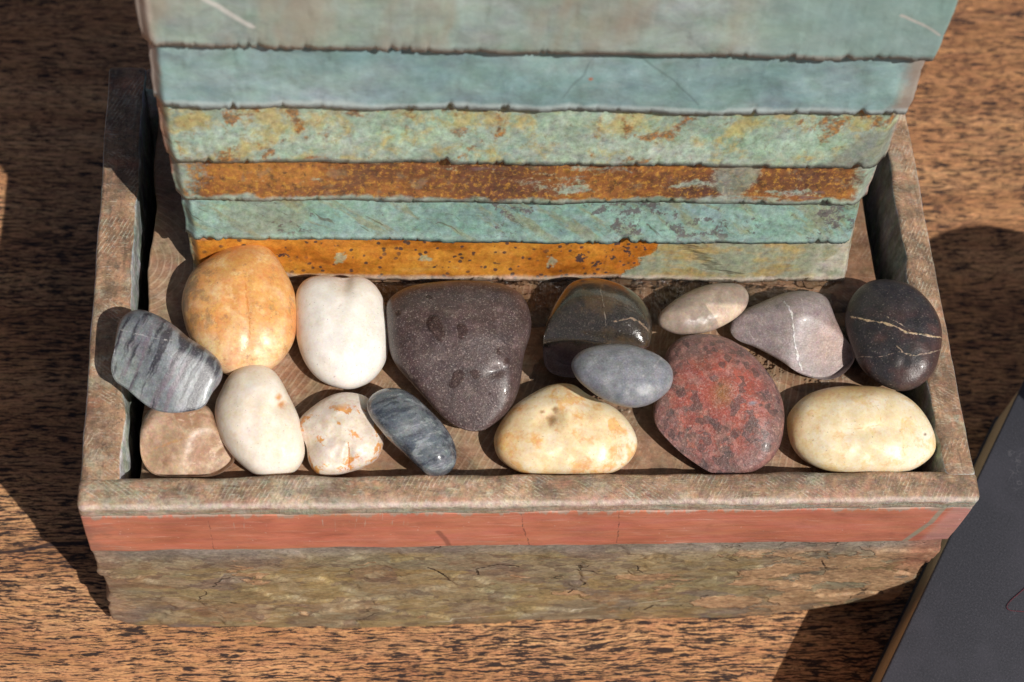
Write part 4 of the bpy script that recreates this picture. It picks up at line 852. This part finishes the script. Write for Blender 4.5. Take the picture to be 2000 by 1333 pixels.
def build_stones():
    R = {}
    R['yellow'] = stone('pebble', 'largest orange-yellow pebble with a fine crease, against the amber slate', m_yellow, 1,
        [(760,65),(840,75),(900,130),(950,210),(990,290),(1012,380),(1016,480),(1000,570),(965,640),(900,712),(820,750),(730,765),(650,755),(560,700),(500,620),(450,550),(420,450),(412,370),(430,290),(475,205),(560,140),(650,90)],
        T=0.66, dents=((482, 600, 10, 70, 0, 0.03),))
    R['white'] = stone('pebble', 'plain white egg-shaped pebble between the orange-yellow and purple-brown ones', m_white, 1,
        [(1130,235),(1200,240),(1265,250),(1320,238),(1390,260),(1445,320),(1475,400),(1492,480),(1497,570),(1480,670),(1440,745),(1380,800),(1300,828),(1220,820),(1130,780),(1060,700),(1020,600),(1005,500),(1002,400),(1015,310),(1060,255)], T=0.66,
        dents=((675, 545, 14, 30, 0, 0.10),))
    R['purple'] = stone('pebble', 'big purple-brown triangular pebble with water drops', m_purple, 2,
        [(480,145),(600,140),(760,150),(880,185),(935,235),(965,300),(980,380),(970,460),(945,530),(930,600),(925,660),(912,740),(880,830),(830,900),(770,950),(710,990),(640,995),(560,970),(480,915),(390,820),(300,720),(220,630),(180,550),(165,450),(158,350),(160,270),(200,220),(300,170)],
        T=0.56, tilt=0.30, p=2.6, q=2.2, facets=((0.52, 0.06, 0.04),), dents=((970, 724, 20, 9, 0.3, 0.035),))
    R['wetbrown'] = stone('pebble', 'wet dark brown pebble under the grey oval one', m_wetbrown, 2,
        [(1160,200),(1210,150),(1290,128),(1370,130),(1450,150),(1530,185),(1600,240),(1645,310),(1665,390),(1660,470),(1645,515),(1560,560),(1480,620),(1400,660),(1250,690),(1130,680),(1065,640),(1045,560),(1048,470),(1065,380),(1100,290)], T=0.55, tilt=0.28, p=3.0, facets=((0.34, 0.05, -0.05), (0.42, 0.1, 0.6)))
    R['greyoval'] = stone('pebble', 'smooth blue-grey oval pebble lying on top of its neighbours', m_greyoval, 2,
        [(1205,630),(1215,585),(1260,540),(1340,510),(1440,498),(1540,505),(1640,535),(1710,570),(1765,620),(1782,680),(1765,750),(1710,805),(1640,845),(1560,860),(1470,845),(1380,810),(1300,755),(1240,700)], T=0.60, lift=0.1265)
    R['beige'] = stone('pebble', 'small flat beige-grey oval pebble above the red one', m_beige, 3,
        [(95,345),(110,310),(150,270),(220,220),(300,180),(380,155),(470,147),(540,155),(580,190),(590,230),(575,280),(530,330),(460,375),(380,410),(290,427),(200,425),(130,400),(102,375)], T=0.55, lift=0.1110, lean=(0.1, 0.0))
    R['mauve'] = stone('pebble', 'mauve-grey three-cornered pebble with a white crack', m_mauve, 3,
        [(485,390),(500,340),(550,300),(640,260),(720,225),(790,200),(870,190),(950,195),(1010,225),(1035,270),(1060,340),(1100,420),(1145,490),(1167,550),(1150,590),(1110,635),(1060,665),(1000,673),(930,660),(850,630),(770,575),(690,530),(610,490),(540,465),(495,430)], T=0.64, amp=0.05, facets=((0.50, 0.14, 0.05), (0.48, -0.45, 0.20)))
    R['black'] = stone('pebble', 'black round pebble with cream veins leaning on the side wall', m_black, 3,
        [(1300,127),(1400,135),(1480,165),(1550,225),(1605,300),(1635,380),(1638,460),(1625,540),(1600,620),(1550,680),(1490,720),(1420,735),(1340,715),(1260,670),(1200,610),(1165,550),(1140,480),(1115,400),(1110,340),(1125,270),(1165,200),(1230,145)], T=0.48, Tb=0.5, lift=0.1125, tilt=0.3, lean=(-0.16, 0.0))
    R['striped'] = stone('pebble', 'grey pebble with dark purple bands resting on the left rim', m_striped, 1,
        [(45,720),(60,620),(80,500),(110,445),(170,415),(230,420),(310,455),(380,500),(450,560),(530,610),(600,670),(627,730),(615,790),(570,850),(530,920),(450,945),(350,952),(270,935),(200,890),(120,820),(70,790)], T=0.56, lift=0.1240, p=2.8, facets=((0.42, -0.08, 0.02), (0.46, 0.5, 0.1)), lean=(0.06, 0))
    R['brown'] = stone('pebble', 'translucent brown pebble in the corner under the banded grey one', m_brown, 1,
        [(195,1090),(205,1010),(240,940),(300,900),(400,885),(480,890),(560,930),(610,1040),(650,1120),(690,1195),(650,1245),(580,1280),(450,1285),(320,1283),(250,1260),(205,1190)], T=0.62, amp=0.05, p=2.7, facets=((0.44, 0.34, 0.10), (0.44, -0.32, 0.26), (0.55, -0.1, -0.5)), dents=((330, 850, 40, 30, 0.4, 0.07), (410, 880, 26, 40, 0.6, 0.06)))
    R['cream'] = stone('pebble', 'smooth creamy white bean-shaped pebble with one small orange pit', m_cream, 1,
        [(620,830),(650,770),(700,720),(770,697),(840,702),(900,740),(940,800),(970,860),(1005,930),(1028,990),(1045,1080),(1055,1150),(1040,1210),(1000,1260),(930,1285),(850,1288),(780,1265),(710,1210),(650,1140),(605,1060),(585,970),(592,890)], T=0.72, dents=((552, 790, 22, 16, 0.6, 0.10),))
    R['patchy'] = stone('pebble', 'small lumpy white pebble with orange patches', m_patchy, 1,
        [(1020,1040),(1030,980),(1080,930),(1150,880),(1220,850),(1290,845),(1370,865),(1420,920),(1455,1010),(1465,1090),(1450,1160),(1410,1210),(1340,1245),(1270,1265),(1210,1280),(1130,1275),(1090,1240),(1070,1190),(1060,1120)], T=0.62, amp=0.07, dents=((681, 900, 7, 34, 0, 0.06), (610, 862, 22, 18, 0, 0.10)))
    R['slategrey'] = stone('pebble', 'slim dark slate-grey pebble with faint bands, propped between neighbours', m_slategrey, 2,
        [(45,850),(65,800),(120,760),(190,747),(260,760),(330,805),(390,860),(450,920),(500,980),(540,1050),(557,1120),(550,1180),(510,1230),(450,1250),(390,1240),(330,1190),(260,1120),(180,1050),(110,970),(65,910)], T=0.62, lift=0.1125, lean=(0, -0.05))
    R['creamorange'] = stone('pebble', 'cream pebble with orange stains and brown dimples at the front rim', m_creamorange, 2,
        [(765,1050),(780,990),(820,920),(880,850),(950,800),(1020,760),(1090,730),(1170,722),(1230,735),(1290,780),(1370,820),(1450,860),(1510,915),(1555,980),(1580,1050),(1570,1110),(1530,1170),(1460,1220),(1360,1243),(1240,1245),(1100,1240),(980,1240),(900,1220),(830,1180),(785,1130)], T=0.55,
        dents=((1076, 815, 26, 20, 0.5, 0.10), (1130, 775, 34, 14, -0.6, 0.05)))
    R['red'] = stone('pebble', 'speckled brick-red round pebble', m_red, 3,
        [(70,850),(85,760),(110,660),(130,560),(160,490),(230,440),(320,425),(420,430),(510,465),(590,520),(660,590),(720,670),(765,760),(783,850),(778,950),(755,1040),(710,1110),(640,1160),(560,1185),(470,1187),(380,1175),(290,1120),(210,1060),(140,990),(90,930)], T=0.48, p=2.6, facets=((0.38, 0.06, 0.0),))
    R['creamright'] = stone('pebble', 'cream oval pebble in the front corner beside the right wall', m_creamright, 3,
        [(795,900),(810,850),(870,780),(950,735),(1060,710),(1180,705),(1290,710),(1390,735),(1470,780),(1530,840),(1580,920),(1605,1000),(1600,1060),(1560,1110),(1480,1160),(1380,1182),(1250,1185),(1120,1183),(1010,1165),(920,1130),(850,1075),(810,1000)], T=0.55, dents=((1690, 842, 50, 14, 0.1, 0.03),))
    return R

# drops of water standing on the purple pebble
def build_drops(R):
    mt = drop_material(); bpy.context.view_layer.update()
    o, (c, u, v, w, r), c2, sc = R['purple']
    dg = bpy.context.evaluated_depsgraph_get()
    for (px, py, rx, ry, ang) in ((852, 640, 17, 24, 0.2), (903, 648, 13, 13, 0), (779, 613, 7, 6, 0), (838, 581, 6, 5, 0), (893, 739, 17, 14, 0.7), (928, 730, 12, 8, 0.3), (972, 688, 5, 6, 0), (987, 706, 6, 8, 0), (986, 767, 4, 4, 0), (955, 768, 3, 3, 0)):
        x0, y0 = (px-c2[0])*sc, (c2[1]-py)*sc
        V, F = [], []; n, m = 28, 7
        def hit(x, y):
            ok, loc, nor, _ = o.ray_cast(Vector((x, y, 0.1)), Vector((0, 0, -1))); return np.array(loc), np.array(nor)
        l0, n0 = hit(x0, y0); V.append(l0+n0*min(rx, ry)*sc*0.17)
        for j in range(1, m+1):
            for i in range(n):
                a = 2*math.pi*i/n; rr = j/m*(1+0.22*math.sin(2*a+px)+0.12*math.sin(3*a+py))
                ex, ey = rx*sc*rr*math.cos(a), ry*sc*rr*math.sin(a); ca, sa = math.cos(ang), math.sin(ang)
                l, nn = hit(x0+ex*ca-ey*sa, y0+ex*sa+ey*ca); V.append(l+nn*(min(rx, ry)*sc*0.17*math.sqrt(max(0, 1-(j/m)**2.4))-(0.00005 if j == m else 0)))
        for i in range(n): F.append([0, 1+i, 1+(i+1) % n])
        for j in range(m-1):
            for i in range(n):
                a, b = 1+j*n+i, 1+j*n+(i+1) % n; F.append([a, a+n, b+n, b])
        mesh_obj('water_drop', V, F, mt, o)
def drop_material():
    g = G('water_drop'); fr = g.new('ShaderNodeFresnel'); fr.inputs['IOR'].default_value = 1.33
    t = g.new('ShaderNodeBsdfTransparent'); t.inputs[0].default_value = (0.80, 0.75, 0.73, 1)
    gl = g.new('ShaderNodeBsdfGlossy'); gl.inputs['Roughness'].default_value = 0.05
    mx = g.new('ShaderNodeMixShader'); g.put(mx.inputs[0], g.mn(X(g, fr.outputs[0]), 0.25)); g.nt.links.new(t.outputs[0], mx.inputs[1]); g.nt.links.new(gl.outputs[0], mx.inputs[2])
    o = g.new('ShaderNodeOutputMaterial'); g.nt.links.new(mx.outputs[0], o.inputs[0]); return g.mat

# ------------------------------------------------------------------ the black book and what stands on it
BOOK_H = 0.042
def build_book():
    d = np.array([0.535, 0.845, 0]); d /= np.linalg.norm(d); n = np.array([d[1], -d[0], 0])
    p0 = on_plane(1720, 1333, np.array([0, 0, BOOK_H]), Z3); p0 = p0-d*0.12
    root = empty('book', (p0[0], p0[1], 0)); root.rotation_euler = (0, 0, math.atan2(n[1], n[0]))
    g = G('black_bookcloth'); a = g.noise(g.P, 1500, 3, 0.7); b = g.noise(g.P, 30, 4, 0.6); x, y, z = g.xyz(g.P)
    col = g.ramp(a, [(0.3, srgb(40, 40, 45)), (0.55, srgb(54, 54, 60)), (0.75, srgb(76, 75, 81))]); col = g.mix(g.ss(b, 0.45, 0.65)*0.3, col, srgb(72, 70, 78))
    hair = g.ss(g.vor(g.warp(g.P, 60, 0.02, 3), 60, 'DISTANCE_TO_EDGE'), 0.006, 0.001)*g.ss(g.noise(g.P, 40, 2), 0.62, 0.68); col = g.mix(hair*0.35, col, srgb(120, 118, 122))
    g.bump(a, 0.3, 0.0003); black = g.done(col, 0.55, 0.4)
    g = G('book_pages'); x, y, z = g.xyz(g.P); ln = g.noise(g.map(g.P, (20, 20, 3500)), 1.0, 2); g.bump(ln, 0.4, 0.0003)
    pages = g.done(g.ramp(ln, [(0.3, srgb(170, 146, 112)), (0.7, srgb(214, 192, 156))]), 0.8)
    W, L, t = 0.19, 0.27, 0.0026
    slab('cover', (0, 0, BOOK_H-t), (W, L, BOOK_H), 0.03, 0.0008, black, root)
    slab('cover', (0, 0, 0.0003), (W, L, t), 0.03, 0.0008, black, root)
    slab('page_block', (0.0009, 0.003, t+0.0002), (W-0.004, L-0.003, BOOK_H-t-0.0002), 0.02, 0.0004, pages, root)
    slab('spine', (W+0.0002, 0, 0.0003), (W+t, L, BOOK_H), 0.03, 0.0008, black, root)
    tag(root, 'thick black book with cream page edges lying beside the fountain', 'book')
    # a dark red thread lying on the cover
    pts = [on_plane(px, py, np.array([0, 0, BOOK_H+0.0004]), Z3) for px, py in ((2010, 1142), (1992, 1158), (1975, 1172), (1964, 1186), (1972, 1193), (1986, 1194), (2010, 1196))]
    cu = bpy.data.curves.new('thread', 'CURVE'); cu.dimensions = '3D'; cu.bevel_depth = 0.00013; cu.bevel_resolution = 1
    sp = cu.splines.new('NURBS'); sp.points.add(len(pts)-1); sp.use_endpoint_u = True; sp.order_u = 3
    for q, p_ in zip(sp.points, pts): q.co = (*p_, 1)
    tmp = bpy.data.objects.new('thread', cu); COL.objects.link(tmp); bpy.context.view_layer.update()
    me = bpy.data.meshes.new_from_object(tmp.evaluated_get(bpy.context.evaluated_depsgraph_get())); bpy.data.objects.remove(tmp)
    g = G('dark_red_thread'); n_ = g.noise(g.P, 3000, 2); me.materials.clear(); me.materials.append(g.done(g.ramp(n_, [(0.3, srgb(74, 22, 34)), (0.7, srgb(110, 40, 52))]), 0.7))
    th = bpy.data.objects.new('thread', me); COL.objects.link(th); tag(th, 'loop of dark red thread lying on the black book', 'thread')
    # unseen round vessel added just out of the picture to cast the rounded table shadow
    H = 0.15; cx, cy = 0.22+SUN[0]/SUN[2]*H, 0.131-SUN[1]/SUN[2]*-H
    prof = [(0.0, 0.0), (0.042, 0.0), (0.044, 0.002), (0.0475, 0.05), (0.050, H-BOOK_H-0.002), (0.0492, H-BOOK_H), (0.0475, H-BOOK_H-0.001), (0.044, 0.02), (0.040, 0.008), (0.0, 0.008)]
    V, F, n = [], [], 64
    for r_, z_ in prof:
        for i in range(n): a_ = 2*math.pi*i/n; V.append((r_*math.cos(a_), r_*math.sin(a_), z_))
    for j in range(len(prof)-1):
        for i in range(n): F.append([j*n+i, j*n+(i+1) % n, (j+1)*n+(i+1) % n, (j+1)*n+i])
    g = G('grey_stoneware'); n_ = g.noise(g.P, 80, 4); mt = g.done(g.ramp(n_, [(0.3, srgb(120, 112, 104)), (0.7, srgb(150, 142, 132))]), 0.4)
    t_ = mesh_obj('shadow_caster', V, F, mt); t_.location = (cx, cy, BOOK_H+0.0001)
    tag(t_, 'unseen round grey shadow caster added on the black book', 'shadow_caster')

# ------------------------------------------------------------------ assemble
build_table()
fountain = empty('slate_fountain', (0, 0, 0))
tag(fountain, 'slate table fountain with a brick-red band and a lapped strip wall', 'fountain')
build_basin(fountain)
build_tower(fountain)
build_water(fountain)
STONES = build_stones()
build_drops(STONES)
build_book()
